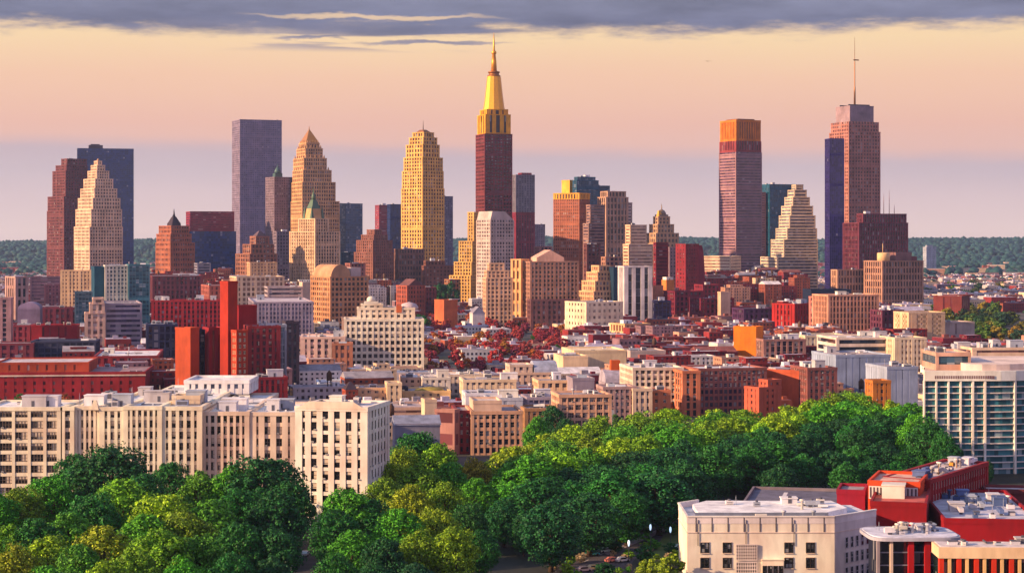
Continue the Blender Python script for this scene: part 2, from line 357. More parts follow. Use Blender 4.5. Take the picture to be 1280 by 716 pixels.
def clutter(t, b, n, seed, big=1.0, pal=PALE):
    seed = (seed * 7919 + 104729) % 1000003 if n == 1 else seed
    """roof machinery on the roof of box b, each piece a part of its own"""
    q = random.Random(seed); x0, x1, y0, y1, z = b
    for k in range(n):
        kind = q.choice(['air_handler', 'air_handler', 'penthouse', 'vent_pipe', 'skylight', 'duct', 'antenna', 'hatch', 'pipe_run'])
        x, y = q.uniform(x0 + .3, max(x0 + .6, x1 - 2 * big)), q.uniform(y0 + .3, max(y0 + .6, y1 - 2 * big)); m = MB(); c = q.choice(pal)
        if kind == 'air_handler':
            w, d, h = q.uniform(2, 4.5) * big, q.uniform(2, 3.5) * big, q.uniform(1.4, 2.6) * big
            m.box(x, x + w, y, y + d, z + .1, z + .1 + h); m.box(x + .3, x + w - .3, y - .12, y, z + .5, z + h - .3, 1); m.lathe(x + w / 2, y + d / 2, [(min(w, d) * .35, z + h), (min(w, d) * .35, z + h + .5)], 10, 1)
        elif kind == 'penthouse':
            w, d, h = q.uniform(4, 9) * big, q.uniform(4, 7) * big, q.uniform(2.6, 4.2) * big
            m.box(x, x + w, y, y + d, z - .1, z + h); m.box(x - .2, x + w + .2, y - .2, y + d + .2, z + h, z + h + .3); m.box(x + w * .4, x + w * .4 + 1, y - .08, y + .02, z + .2, z + 2.2, 1)
        elif kind == 'vent_pipe': m.lathe(x, y, [(.35, z), (.35, z + 2.2), (.7, z + 2.3), (.7, z + 2.7)], 8)
        elif kind == 'antenna': m.lathe(x, y, [(.1, z), (.06, z + 2.6 * big + .6), (.03, z + 3.4 * big + .8)], 6); m.box(x - .6, x + .6, y - .05, y + .05, z + 2.4 * big, z + 2.4 * big + .12, 1)
        elif kind == 'hatch': m.box(x, x + 2.2, y, y + 1.6, z, z + .8); m.box(x - .1, x + 2.3, y - .1, y + 1.7, z + .8, z + .95, 1)
        elif kind == 'pipe_run':
            l = q.uniform(4, 12) * big; m.box(x, x + l, y, y + .35, z + .25, z + .6, 1); m.box(x, x + .35, y, y + 4, z + .22, z + .57, 1); m.box(x + l * .5, x + l * .5 + .6, y - .3, y + .6, z, z + .7)
        elif kind == 'skylight': m.gable(x, x + 5 * big, y, y + 3 * big, z + .2, z + 1.6 * big, 'x', 0)
        else:
            m.box(x, x + q.uniform(5, 11) * big, y, y + 1.2, z + .6, z + 1.7); m.box(x + 1, x + 2, y + .2, y + 1, z, z + .6, 1)
        m.build(kind, [wall_mat(c), wall_mat((90, 92, 104))], t)
def water_tank(t, x, y, z, r=2.2, c=(96, 70, 56)):
    m = MB(); m.lathe(x, y, [(r, z + 3), (r, z + 7), (0.01, z + 8.8)], 12)
    for a in range(4): m.box(x + r * .6 * (1 if a & 1 else -1) - .15, x + r * .6 * (1 if a & 1 else -1) + .15, y + r * .6 * (1 if a & 2 else -1) - .15, y + r * .6 * (1 if a & 2 else -1) + .15, z, z + 3.1)
    m.build('water_tank', wall_mat(c), t)

def tower(name, label, D, th, tiers, st, cat='building', phrase=None, roof=(150, 140, 146), dmin=None, wmin=None, junk=2, win=None, group=None, faces='FLR', par=1.1):
    """tiers from the ground up: (x left, x near corner, x right, y top[, style]); each a volume on the one below."""
    th = R(th); x0, xc, x1 = tiers[0][:3]
    C, w, d = lot(x0, xc, x1, D, th, dmin, wmin); foot(C, D, th, w, d)
    t = thing(name, label, cat, (C, D, 0), th, group); t['px'] = 0
    del t['px']
    NAMED.append(((x0 + x1) / 2, D, phrase or name.replace('_', ' ')))
    c, s = math.cos(th), math.sin(th); zb = -.5; boxes = []; pw, pd = w, d; pD = D
    for k, tr in enumerate(tiers):
        a0, ac, a1, yt = tr[:4]; stk = tr[4] if len(tr) > 4 and tr[4] else st
        if k == 0: lx, ly, wk, dk, Dk = 0, 0, w, d, D
        else:
            Cx, wk, dk = lot(a0, ac, a1, pD, th)
            wk = min(wk, pw); dk = min(dk if ac > a0 else pd * wk / pw, pd)
            phi = math.atan(tx(ac)); dl = max(0, ((pw - wk) * math.sin(th + phi) + (pd - dk) * math.cos(th + phi)) / 2)
            Dk = pD + dl; Cx, wk, dk2 = lot(a0, ac, a1, Dk, th); dk = min(dk2 if ac > a0 else dk, pd); wk = min(wk, pw * 1.2)
            dx, dy = Cx - C, Dk - D; lx, ly = dx * c + dy * s, -dx * s + dy * c
        zt = zat(yt, Dk)
        bx = (lx, lx + wk, ly, ly + dk, zb, zt); boxes.append(bx)
        last = k == len(tiers) - 1
        block(t, bx, stk, 'wall' if k == 0 else 'setback_tier', faces, roof, par=par if last else .9, win=win)
        zb = zt - .1; pw, pd, pD = wk, dk, Dk
    if junk:
        x0_, x1_, y0_, y1_, _, z_ = boxes[-1]
        if x1_ - x0_ > 9 and y1_ - y0_ > 9: clutter(t, (x0_ + 1, x1_ - 4, y0_ + 1, y1_ - 4, z_ + .25), junk, hash_(name + label))
    t_ = dict(t=t, boxes=boxes, th=th, D=D, C=C)
    return t_
def hash_(s):
    h = 7
    for ch in s: h = (h * 131 + ord(ch)) % 1000003
    return h
def mid(b): return (b[0] + b[1]) / 2, (b[2] + b[3]) / 2
def spire(t, x, y, prof, col, name='spire', n=10, metal=True):
    m = MB(); m.lathe(x, y, prof, n); return m.build(name, metal_mat(col, .4, .5) if metal else wall_mat(col), t)

# ------------------------------------------------------------------ the skyline towers
def T(name, label, D, tiers, st, phrase, th=None, **k):
    x0, xc, x1 = tiers[0][:3]
    if th is None:
        th = math.degrees(math.atan2(max(xc - x0, .5), max(x1 - xc, .5)) - math.atan(tx(xc))) if x1 > xc else 75
        th = min(max(th, 14), 74)
    return tower(name, label, D, th, tiers, st, phrase=phrase, **k)
GOLD = style('grid', (206, 160, 92), (50, 28, 34), 5.2, 5.4, .34, .34, .55, .36)
CREAM = style('grid', (216, 186, 150), (54, 36, 52), 5.2, 5.4, .35, .36)
BRICK = style('grid', (126, 66, 58), (36, 24, 44), 5.0, 5.0, .42, .4)
RIBS = style('ribs', (196, 160, 130), (44, 28, 42), 5.4, 5, .38, .28, 1.0, .3)
# far at the west end
T('stepped_tower', 'dark plum brick setback tower standing partly behind the cream ziggurat tower', 3250,
  [(59, 80, 118, 264), (60, 80, 116, 246), (66, 82, 112, 214), (70, 83, 109, 207), (77, 84, 108, 199)], S(BRICK, wall=(112, 62, 66), glass=(43, 24, 34)), 'the plum setback tower')
a = T('slab_tower', 'dark navy glass slab tower with flat top behind the cream ziggurat tower', 3800,
  [(91, 97, 167, 186)], style('glass', (24, 50, 104), (16, 44, 104), 3.4, 4, .2, .3, .2, .12, .03), 'the navy slab tower', th=14, dmin=40, junk=0, roof=(50, 52, 66))
m = MB(); b = a['boxes'][0]; m.box(b[0] + 22, b[1] - 60, b[2] + 8, b[3] - 8, b[5], b[5] + 8); m.box(b[0] + 26, b[1] - 66, b[2] + 11, b[3] - 11, b[5] + 8, b[5] + 10); m.build('penthouse', wall_mat((70, 60, 78)), a['t'])
a = T('ziggurat_tower', 'cream stone ziggurat tower with many setbacks before the navy slab tower', 2900,
  [(93, 112, 153, 284), (95, 114, 152, 262), (98, 116, 150, 248), (101, 118, 146, 236), (105, 119, 141, 224), (110, 121, 136, 214), (114, 121.5, 131, 207), (118, 122, 127, 202)], S(CREAM, wall=(224, 192, 162), glass=(69, 41, 40), bay=4.4, floor=5), 'the cream ziggurat', junk=0)
b = a['boxes'][-1]; spire(a['t'], *mid(b), [(2.5, b[5]), (1.6, b[5] + 3), (.3, b[5] + 5)], (190, 150, 110), 'finial', metal=False)
a = T('spired_block', 'small orange lit brick tower with dark needle spire near the ziggurat', 2700,
  [(195, 213, 243, 304), (196, 213, 239, 293), (199, 214, 236, 283)], S(BRICK, wall=(164, 98, 74), bay=4, floor=7, span=.5), 'the needle spired block', junk=0)
b = a['boxes'][-1]; cx, cy = mid(b); z = b[5]
m = MB(); m.box(cx - 7, cx + 7, cy - 7, cy + 7, z, z + 5); m.frustum(cx - 6.5, cx + 6.5, cy - 6.5, cy + 6.5, z + 5, z + 14, .35); m.build('crown', wall_mat((60, 48, 60)), a['t'])
spire(a['t'], cx, cy, [(2.6, z + 13), (1.2, z + 18), (.25, z + 25)], (44, 38, 52))
a = T('banded_block', 'boxy blue glass building with broad dark red top band', 3000, [(232, 238, 295, 289)], style('glass', (20, 54, 110), (12, 48, 108), 3.6, 4, .12, .2, .2, .1, .03), 'the red topped blue box', th=16, junk=0, dmin=40, par=0)
b = a['boxes'][0]; block(a['t'], (b[0] + .5, b[1] - 3, b[2] + .5, b[3] - 3, b[5], zat(265, 3000)), style('bands', (134, 34, 56), (110, 24, 50), 4, 4, .3, .6, .3, .2), 'upper_band', roof=(120, 110, 120))
a = T('grey_slab_tower', 'tall plain slate grey slab tower beside the pyramid topped tower', 3500, [(297, 300, 352, 150)], style('grid', (138, 126, 148), (84, 84, 118), 3.4, 4, .4, .45, .3, .18, .03), 'the slate slab tower', th=22, wmin=66, dmin=60, junk=3)
b = a['boxes'][0]
a = T('spired_grey_tower', 'slim grey tower with copper turret in front of the slate slab', 3000, [(332, 343, 374, 222)], style('grid', (126, 108, 120), (70, 66, 92), 3.6, 4, .4, .45, .3, .2), 'the copper turret tower', junk=0)
b = a['boxes'][0]; cx, cy = b[0] + 8, b[2] + 8; z = b[5]
m = MB(); m.box(cx - 6, cx + 6, cy - 6, cy + 6, z, z + 7); m.lathe(cx, cy, [(5, z + 7), (5.4, z + 10), (3.6, z + 14), (1.2, z + 17), (.3, z + 22)], 8); m.build('turret', metal_mat((66, 96, 96), .6, .3), a['t'])
a = T('pyramid_tower', 'ornate golden setback tower ending in a copper brown pyramid roof', 2950,
  [(364, 378, 424, 252), (365, 378, 419, 228), (366, 379, 414, 213), (367, 380, 408, 198), (371, 382, 403, 186), (374, 383, 399, 180)], S(GOLD, wall=(210, 164, 118), glass=(66, 36, 31), bay=3.8, floor=5.5), 'the pyramid topped tower', junk=0, par=2)
b = a['boxes'][-1]; m = MB(); m.frustum(b[0] - 1, b[1] + 1, b[2] - 1, b[3] + 1, b[5] + .3, zat(161, 2970), .04); m.lathe(*mid(b), [(.8, zat(162, 2970)), (.3, zat(157, 2970))], 6); m.build('pyramid_roof', metal_mat((168, 118, 58), .5, .35), a['t'])
for bb in a['boxes'][2:6]:
    for i in range(5):
        m = MB(); x = bb[0] + (bb[1] - bb[0]) * (i + .5) / 5; m.frustum(x - 1.6, x + 1.6, bb[2] - .8, bb[2] + 2, bb[5], bb[5] + 6, .15); m.build('pinnacle', wall_mat((210, 164, 118)), a['t'])
        m = MB(); y = bb[2] + (bb[3] - bb[2]) * (i + .5) / 5; m.frustum(bb[0] - .8, bb[0] + 2, y - 1.6, y + 1.6, bb[5], bb[5] + 6, .15); m.build('pinnacle', wall_mat((210, 164, 118)), a['t'])
a = T('copper_crown_tower', 'cream ribbed tower with green copper crown in front of the pyramid tower', 2500,
  [(363, 394, 424, 290), (374, 394, 410, 274)], S(RIBS, wall=(218, 182, 146), bay=4.2, floor=4.6), 'the copper crown tower', junk=0, th=40)
b = a['boxes'][-1]; cx, cy = mid(b); z = b[5]; w = min(b[1] - b[0], b[3] - b[2]) / 2
m = MB(); m.frustum(cx - w, cx + w, cy - w, cy + w, z, z + 15, .62); m.build('crown_base', wall_mat((206, 160, 110)), a['t'])
m = MB(); m.frustum(cx - w * .66, cx + w * .66, cy - w * .66, cy + w * .66, z + 14, z + 26, .4); m.lathe(cx, cy, [(w * .3, z + 25), (w * .26, z + 31), (w * .08, z + 36), (.2, z + 43)], 8); m.build('copper_crown', metal_mat((78, 104, 84), .6, .25), a['t'])
for sx in (-1, 1):
    for sy in (-1, 1):
        m = MB(); m.frustum(cx + sx * w * .8 - 2.4, cx + sx * w * .8 + 2.4, cy + sy * w * .8 - 2.4, cy + sy * w * .8 + 2.4, z, z + 17, .12); m.build('pinnacle', metal_mat((78, 104, 84), .6, .25), a['t'])
T('blue_glass_tower', 'mid height teal blue glass tower just beyond the pyramid topped tower', 3050, [(416, 432, 453, 255)], style('glass', (76, 100, 132), (18, 74, 118), 3.6, 4, .12, .3, .2, .15), 'the teal glass tower')
a = T('brown_setback_block', 'mauve brown rounded setback building left of the golden tapered tower', 2600,
  [(443, 466, 492, 316), (446, 466, 490, 301), (452, 467, 484, 294), (459, 468, 477, 288)], S(BRICK, wall=(138, 90, 80), glass=(72, 44, 47), bay=4, floor=4.4), 'the mauve setback block', junk=0, par=1.4)
T('red_slab_block', 'narrow dark red slab tower adjoining a navy one', 3350, [(469, 474, 488, 257)], style('bands', (142, 50, 64), (110, 30, 52), 4, 4, .3, .6, .3, .2), 'the red slab', th=20)
T('navy_slab_block', 'narrow navy glass tower beside the red slab and golden tower', 3250, [(484, 488, 503, 256)], style('glass', (20, 42, 92), (14, 38, 90), 3.4, 4, .12, .2, .2, .1, .02), 'the navy block', th=20)
a = T('tapered_gold_tower', 'tall golden stone tower with rounded shoulders and small antenna', 2800,
  [(502, 528, 555, 236), (503, 528, 554, 214), (505, 528, 553, 197), (508, 528.5, 549, 181), (512, 529, 546, 172), (516, 529.5, 542, 166)], S(GOLD, wall=(224, 174, 96), glass=(74, 41, 28), bay=5.4, floor=5.6, pier=.36, span=.34), 'the golden tapered tower', junk=0)
b = a['boxes'][-1]; cx, cy = mid(b); z = b[5]
m = MB(); m.frustum(b[0] + 2, b[1] - 2, b[2] + 2, b[3] - 2, z + .3, z + 5, .4); m.build('cap_roof', metal_mat((150, 96, 54), .5, .3), a['t'])
spire(a['t'], cx, cy, [(.7, z + 4), (.5, z + 12), (.1, z + 20)], (80, 62, 56), 'antenna', 6)
T('slate_tower', 'slim slate blue tower peeking out behind the golden tapered tower', 3600, [(548, 553, 566, 246)], style('grid', (96, 92, 116), (60, 64, 96), 3.4, 4, .3, .4, .2, .15), 'the slim slate tower', th=20, dmin=20)
# the tallest: maroon shaft, golden crown and mast
D = 2900
a = T('crowned_tower', 'tallest tower with maroon brick shaft and golden crown, cone and mast', D, [(595, 606, 640, 168)], style('grid', (118, 54, 58), (26, 12, 22), 5, 5.4, .34, .45, .5, .36), 'the gold crowned tower', junk=0)
t = a['t']; b = a['boxes'][0]; cx, cy = mid(b); GM = wall_mat((226, 160, 40), .5, .1); gd = style('ribs', (226, 160, 40), (30, 16, 14), 11, 30, .5, .1, 1.6, .6, rough=.4)
hw = (b[1] - b[0]) / 2; z0 = b[5]; z1 = zat(138, D + 20)
block(t, (cx - hw * .86, cx + hw * .86, cy - hw * .86, cy + hw * .86, z0, z1 - 8), gd, 'crown', roof=(150, 110, 60))
block(t, (cx - hw * .72, cx + hw * .72, cy - hw * .72, cy + hw * .72, z1 - 9, z1), S(gd, floor=9), 'crown_tier', roof=(150, 110, 60))
k = hw * .72; zc = zat(96, D + 20)
m = MB(); prof = [(17 - 6.4 * (f / 8) ** .8, z1 + .4 + (zc - z1) * f / 8) for f in range(9)]; k = 20.0
m.lathe(cx, cy, prof, 12, 0, False, .2); m.build('cone', metal_mat((236, 168, 40), .42, .35), t)
m = MB(); m.lathe(cx, cy, [(k * .36, zc - 1), (k * .5, zc), (k * .5, zc + 2.5), (k * .4, zc + 3), (k * .4, zc + 6), (k * .46, zc + 6.4), (k * .46, zc + 8), (k * .2, zc + 9.5)], 14); m.build('lantern_ring', metal_mat((150, 92, 34), .5, .4), t)
spire(t, cx, cy, [(k * .24, zc + 9), (k * .2, zat(75, D)), (k * .13, zat(66, D)), (k * .2, zat(65, D)), (k * .2, zat(63, D)), (k * .09, zat(61, D)), (k * .06, zat(50, D)), (.25, zat(38, D))], (226, 158, 48), 'mast', 10)
T('red_base_tower', 'slim tower with slate blue upper half and dark red lower half', 3200, [(640, 645, 668, 266), (640, 645, 668, 219, style('ribs', (124, 118, 130), (70, 74, 96), 4.4, 4.2, .45, .25, .6, .2)), (648, 652, 664, 216)], style('ribs', (140, 42, 60), (70, 20, 44), 4.4, 4.2, .45, .25, .6, .2), 'the two tone slim tower', th=20, junk=0, par=0)
a = NAMED[-1]
c_ = T('slender_gold_block', 'slender golden setback block at the foot of the gold crowned tower', 2500,
  [(562, 588, 599, 345), (568, 589, 599, 328), (574, 590, 599.5, 302), (585, 592, 600, 266)], S(GOLD, wall=(224, 176, 98), glass=(79, 46, 31), bay=4, floor=4.4), 'the slender gold block', junk=0)
a = T('light_grey_tower', 'pale grey chamfered concrete tower standing before the maroon shaft', 2400, [(596, 613, 642, 275)], style('grid', (200, 180, 172), (54, 46, 60), 4.4, 4.6, .36, .4), 'the pale concrete tower', junk=0, par=0)
b = a['boxes'][0]; m = MB(); x0, x1, y0, y1 = b[:4]; z = b[5]; h = 11
m.poly([(x0, y0, z), (x1, y0, z), (x1, y1, z), (x0, y1, z), (x0 + 3, y0, z + h), (x0 + (x1 - x0) * .62, y0, z + h), (x0 + (x1 - x0) * .62, y1, z + h), (x0 + 3, y1, z + h)], [tuple(f) for f in BOXF]); m.build('chamfered_top', wall_mat((190, 172, 166)), a['t'])
T('small_grey_block', 'small grey block on the skyline next to the two tone tower', 3400, [(665, 668, 681, 281)], style('grid', (134, 120, 132), (90, 84, 104), 4, 4, .4, .45), 'the small grey block', th=20)
# centre right cluster
a = T('orange_glass_tower', 'bronze orange glass office tower with golden parapet, blue plant room behind', 2450, [(692, 724, 737, 249)], style('grid', (164, 98, 74), (112, 54, 44), 3.2, 4.2, .34, .36, .3, .2, rough=.25), 'the bronze glass tower', th=58, junk=0, par=0)
b = a['boxes'][0]; bl = (b[0], b[1], b[2], b[3]); z = b[5]
block(a['t'], (b[0] + .2, b[1] - .2, b[2] + .2, b[3] - .2, z, z + 7), style('ribs', (230, 164, 60), (60, 30, 40), 4, 8, .5, .1, .6, .3), 'parapet_band', roof=(90, 80, 90))
T('yellow_teal_block', 'yellow sided block with teal rooftop storeys behind the bronze glass tower', 2700, [(702, 712, 722, 226)], style('plain', (226, 176, 66)), 'the yellow block', th=40, junk=0)
T('teal_top_tower', 'teal glass tower top rising behind the bronze glass tower', 2680, [(716, 721, 748, 226), (718, 722, 744, 222)], style('glass', (40, 84, 110), (16, 66, 100), 3.6, 4, .14, .3, .3, .2), 'the teal top', th=22, junk=4)
T('teal_side_tower', 'lower teal glass block joined to the teal topped tower', 2720, [(744, 748, 762, 233)], style('glass', (36, 76, 104), (18, 60, 92), 3.6, 4, .14, .3, .3, .2), 'the low teal block', th=22, dmin=20, junk=2)
T('banded_brown_tower', 'taupe tower with thin horizontal window bands beside the bronze tower', 2350, [(729, 736, 756, 280), (733, 738, 756, 257)], style('bands', (150, 116, 108), (74, 56, 72), 4, 4, .3, .5, .3, .3), 'the banded taupe tower', th=24)
a = T('ribbed_brown_tower', 'tan tower with strong vertical ribs and jagged top', 2450, [(748, 758, 784, 247), (752, 760, 781, 240)], S(RIBS, wall=(184, 146, 124), glass=(47, 31, 38), bay=5, floor=8, pp=1.2), 'the ribbed tan tower', junk=3, th=26)
T('pale_banded_tower', 'thin pale banded tower against the ribbed tan tower', 2520, [(774, 778, 790, 254)], style('bands', (206, 180, 166), (100, 84, 100), 4, 4.2, .3, .5, .3, .3), 'the pale banded tower', th=22, dmin=20)
T('cream_bandeau_block', 'cream block with close floors below the domed tower', 2300, [(779, 786, 816, 306), (782, 788, 808, 282)], style('bands', (228, 190, 156), (140, 100, 90), 4, 4, .3, .55, .3, .3), 'the cream stacked block', th=22)
a = T('domed_tower', 'setback stone tower with small dome and finial', 2450, [(802, 820, 851, 305), (806, 820, 848, 292), (812, 822, 842, 281), (817, 823, 837, 272)], S(CREAM, wall=(190, 152, 120), glass=(60, 44, 47)), 'the domed setback tower', junk=0, par=1.6)
b = a['boxes'][-1]; cx, cy = mid(b); z = b[5]; r = (b[1] - b[0]) / 2
m = MB(); m.box(cx - r * .75, cx + r * .75, cy - r * .75, cy + r * .75, z, z + 4); m.lathe(cx, cy, [(r * .72, z + 4), (r * .66, z + 6.5), (r * .46, z + 9), (r * .16, z + 10.6), (.8, z + 11), (.7, z + 14), (.2, z + 18)], 14); m.build('dome', metal_mat((132, 112, 96), .5, .3), a['t'])
m = MB(); m.frustum(b[0], b[0] + 6, b[2], b[2] + 6, z, z + 9, .5); m.build('corner_turret', wall_mat((226, 170, 80)), a['t'])
T('crimson_slab_block', 'dark crimson narrow block below the domed tower', 2200, [(817, 820, 835, 304)], style('bands', (120, 30, 44), (80, 14, 40), 4, 4.2, .3, .6, .3, .2), 'the crimson block', th=18)
T('grey_grid_block', 'small grey mauve gridded block between crimson and red blocks', 2230, [(834, 837, 849, 310)], style('grid', (150, 124, 132), (58, 44, 70), 3.6, 4, .5, .45), 'the mauve grid block', th=18)
a = T('red_round_block', 'bright red block with curved dark shoulder', 2150, [(845, 857, 873, 306)], style('grid', (134, 36, 46), (88, 18, 36), 4.4, 4.4, .5, .5, .3, .2), 'the red curved block', th=40, junk=0)
b = a['boxes'][0]; m = MB(); m.barrel(b[0] + 1, b[1] + 13, b[2] + 2, b[3] - 2, b[5] - 58, 57.5, 'x', 14); m.build('curved_wing', wall_mat((132, 34, 54)), a['t'])
# east group
D = 3000
a = T('copper_top_tower', 'tall mauve tower with burnt orange louvred crown', D, [(899, 920, 952, 190)], style('bands', (156, 118, 122), (84, 60, 84), 4, 4.6, .4, .5, .4, .3, .04), 'the orange crowned tower', junk=0, par=0)
b = a['boxes'][0]; i = .8
block(a['t'], (b[0] + i, b[1] - i, b[2] + i, b[3] - i, b[5], zat(176, D)), style('ribs', (148, 62, 64), (60, 22, 40), 4.6, 20, .5, .2, .6, .3), 'maroon_band', par=0)
block(a['t'], (b[0] + i * 2, b[1] - i * 2, b[2] + i * 2, b[3] - i * 2, zat(176, D), zat(152, D)), style('ribs', (214, 124, 40), (150, 78, 28), 4.6, 34, .5, .12, .7, .3, .03), 'orange_crown', par=3, roof=(120, 80, 60))
cx, cy = mid(b); m = MB(); m.box(b[0] + 8, b[1] - 8, b[2] + 8, b[3] - 8, zat(152, D), zat(148, D)); m.build('penthouse', wall_mat((130, 88, 60)), a['t'])
T('dark_teal_tower', 'dark teal glass tower behind the pale curved ziggurat', 3150, [(955, 962, 1004, 231)], style('glass', (24, 84, 108), (12, 72, 98), 3.6, 4, .14, .24, .2, .12, .03), 'the dark teal tower', th=20, junk=7, dmin=40)
T('rosy_slim_block', 'thin rosy block between orange crowned and dark teal towers', 3150, [(945, 949, 957, 241)], style('bands', (190, 120, 110), (120, 70, 80), 4, 4, .4, .5, .4, .3), 'the rosy block', th=25, dmin=16, junk=0)
a = T('pale_ziggurat', 'pale stone ziggurat with stacked terraces rising to a point', 2800,
  [(951, 972, 1022, 322), (964, 980, 1022, 300), (970, 984, 1021, 286), (974, 987, 1019, 270), (977, 989, 1016, 258), (981, 991, 1012, 247), (985, 993, 1008, 238), (990, 995, 1003, 232)], style('bands', (214, 190, 158), (96, 92, 104), 4, 4.6, .3, .5, .4, .5), 'the pale ziggurat', junk=0, par=1.3)
T('white_slab_block', 'cream white broad office slab with ribbon windows', 2800, [(873, 913, 926, 321)], style('bands', (236, 204, 172), (150, 112, 100), 4, 4.6, .3, .6, .3, .3), 'the white ribbon slab', th=66)
a = T('antenna_tower', 'tall rose stone tower with grey top and long antenna', 2800, [(1037, 1061, 1100, 165), (1039, 1061, 1098, 152)], style('grid', (176, 120, 108), (60, 34, 46), 5, 5.2, .4, .38, .5, .34), 'the antenna tower', junk=0, par=0)
b = a['boxes'][-1]; t = a['t']; cx, cy = mid(b); z = b[5]; i = 5
block(t, (b[0] + i, b[1] - i, b[2] + i, b[3] - i, z, zat(133, 2810)), style('plain', (150, 128, 136)), 'crown_block', roof=(120, 110, 120))
m = MB()
for s_ in (-1, 1): m.box(cx - 18, cx + 18, cy + s_ * 12 - .5, cy + s_ * 12 + .5, zat(133, 2810), zat(130, 2810))
m.build('roof_frame', metal_mat((90, 86, 92)), t)
spire(t, cx, cy, [(1.6, zat(132, 2810)), (1.3, zat(108, 2810)), (.9, zat(107, 2810)), (.8, zat(76, 2810)), (.45, zat(75, 2810)), (.2, zat(45, 2810))], (140, 96, 60), 'antenna', 8)
m = MB(); m.box(cx - 2, cx + 7, cy - .4, cy + .4, zat(74, 2810), zat(72.5, 2810)); m.build('antenna_arm', metal_mat((140, 96, 60)), t)
T('indigo_slab_tower', 'indigo glass slab tower pressed against the antenna tower', 2760, [(1033, 1037, 1055, 174)], style('glass', (48, 38, 104), (38, 30, 92), 3.2, 4, .2, .14, .3, .1, .03), 'the indigo slab', th=8, dmin=22, junk=0)
a = T('maroon_block', 'maroon brick setback block with rooftop masts', 2620, [(1066, 1074, 1134, 279), (1072, 1079, 1132, 268)], S(RIBS, wall=(112, 52, 66), glass=(43, 18, 37), bay=4, floor=6), 'the maroon masted block', th=18, dmin=45, junk=3)
b = a['boxes'][-1]
for i, (fx, h) in enumerate(((.55, 30), (.68, 34), (.8, 14), (.3, 10))):
    spire(a['t'], b[0] + (b[1] - b[0]) * fx, b[2] + 8, [(.5, b[5]), (.4, b[5] + h * .6), (.15, b[5] + h)], (110, 74, 80), 'mast', 6)
a = T('ribbed_office_block', 'broad tan office block with vertical ribs and cylinder roof tank', 2300, [(1081, 1103, 1153, 327)], S(RIBS, wall=(176, 132, 112), glass=(60, 38, 43), bay=4.4, floor=8), 'the ribbed tan office', th=26, junk=0)
b = a['boxes'][0]; m = MB(); m.lathe(b[0] + 12, b[2] + 14, [(7.5, b[5]), (7.5, b[5] + 10), (6.5, b[5] + 10.6), (.3, b[5] + 11)], 18); m.lathe(b[0] + 11, b[2] + 14, [(.5, b[5] + 11), (.4, b[5] + 22)], 6); m.build('roof_tank', wall_mat((226, 186, 136)), a['t'])
m = MB(); m.box(b[0] + 26, b[0] + 50, b[2] + 8, b[3] - 8, b[5], b[5] + 11); m.build('penthouse', wall_mat((126, 92, 92)), a['t'])
m = MB(); m.box(b[1] - 12, b[1] - 2, b[2] + 8, b[3] - 8, b[5], b[5] + 6); m.build('penthouse', wall_mat((110, 60, 66)), a['t'])
T('small_ribbed_block', 'small tan ribbed block left of the broad tan office', 2330, [(1040, 1047, 1083, 338)], S(RIBS, wall=(190, 146, 120), glass=(69, 44, 47), bay=4.2, floor=9), 'the small ribbed block', th=20)
T('distant_grey_block', 'pale blue grey twin block far off before wooded hills', 5200, [(1154, 1158, 1170, 309), (1157, 1159, 1166, 307)], style('grid', (170, 176, 190), (120, 130, 150), 5, 5, .5, .5), 'the far grey block', th=20, junk=0)
# ------------------------------------------------------------------ middle rank at the towers' feet
T('teal_office_block', 'dark teal windowless fin beside a white gridded office', 1760, [(114, 118, 132, 335)], style('plain', (18, 70, 96)), 'the teal fin', th=15, junk=0, dmin=20)
T('white_grid_office', 'white gridded office block between two teal glass blocks', 1750, [(130, 132, 160, 333)], style('grid', (206, 200, 190), (70, 92, 110), 3.6, 3.6, .4, .4), 'the white grid office', th=14, dmin=20)
T('teal_glass_office', 'teal glass office block with fine mullions by the white grid', 1740, [(158, 161, 187, 332)], style('glass', (64, 116, 132), (20, 78, 100), 3, 3.6, .12, .16, .2, .12), 'the teal glass office', th=14, dmin=22)
T('cream_window_block', 'cream block with rows of windows under the plum tower', 1950, [(74, 76, 108, 339)], style('grid', (232, 190, 146), (130, 92, 84), 3.6, 3.8, .5, .5), 'the cream window block', th=8, dmin=20, wmin=30)
T('lavender_low_block', 'lavender grey low block behind the dark striped tower', 2300, [(34, 38, 76, 347)], style('bands', (128, 96, 112), (96, 70, 94), 4, 4, .4, .6), 'the lavender block', th=14, dmin=20)
T('purple_low_block', 'purple brick low block next to the lavender one', 2150, [(52, 56, 78, 357)], style('grid', (120, 74, 90), (84, 50, 76), 4, 4, .5, .5), 'the purple brick block', th=14, dmin=20)
T('small_teal_office', 'small blue green glass office below the cream window block', 1650, [(91, 94, 115, 366)], style('glass', (80, 108, 124), (40, 84, 104), 3, 3.6, .14, .3), 'the small teal office', th=12, dmin=20)
T('striped_tower_block', 'slim pinkish tower with dark window strips at the edge', 1850, [(8, 20, 34, 347)], S(RIBS, wall=(182, 146, 140), glass=(28, 28, 47), bay=5, floor=12), 'the striped slim tower', th=35)
T('pink_concrete_block', 'pinkish concrete block with dark glazed end at the frame edge', 1420, [(-16, -13, 13, 374)], style('ribs', (176, 136, 138), (36, 32, 50), 9, 3.6, .5, .3, .5, .2), 'the pink concrete block', th=10, dmin=18)
T('banded_office', 'slate office with pale horizontal bands and cream stair tower', 1450, [(127, 131, 177, 381)], style('bands', (158, 146, 160), (56, 52, 84), 4, 3.9, .3, .5, .3, .35), 'the banded slate office', th=14, dmin=24, junk=4)
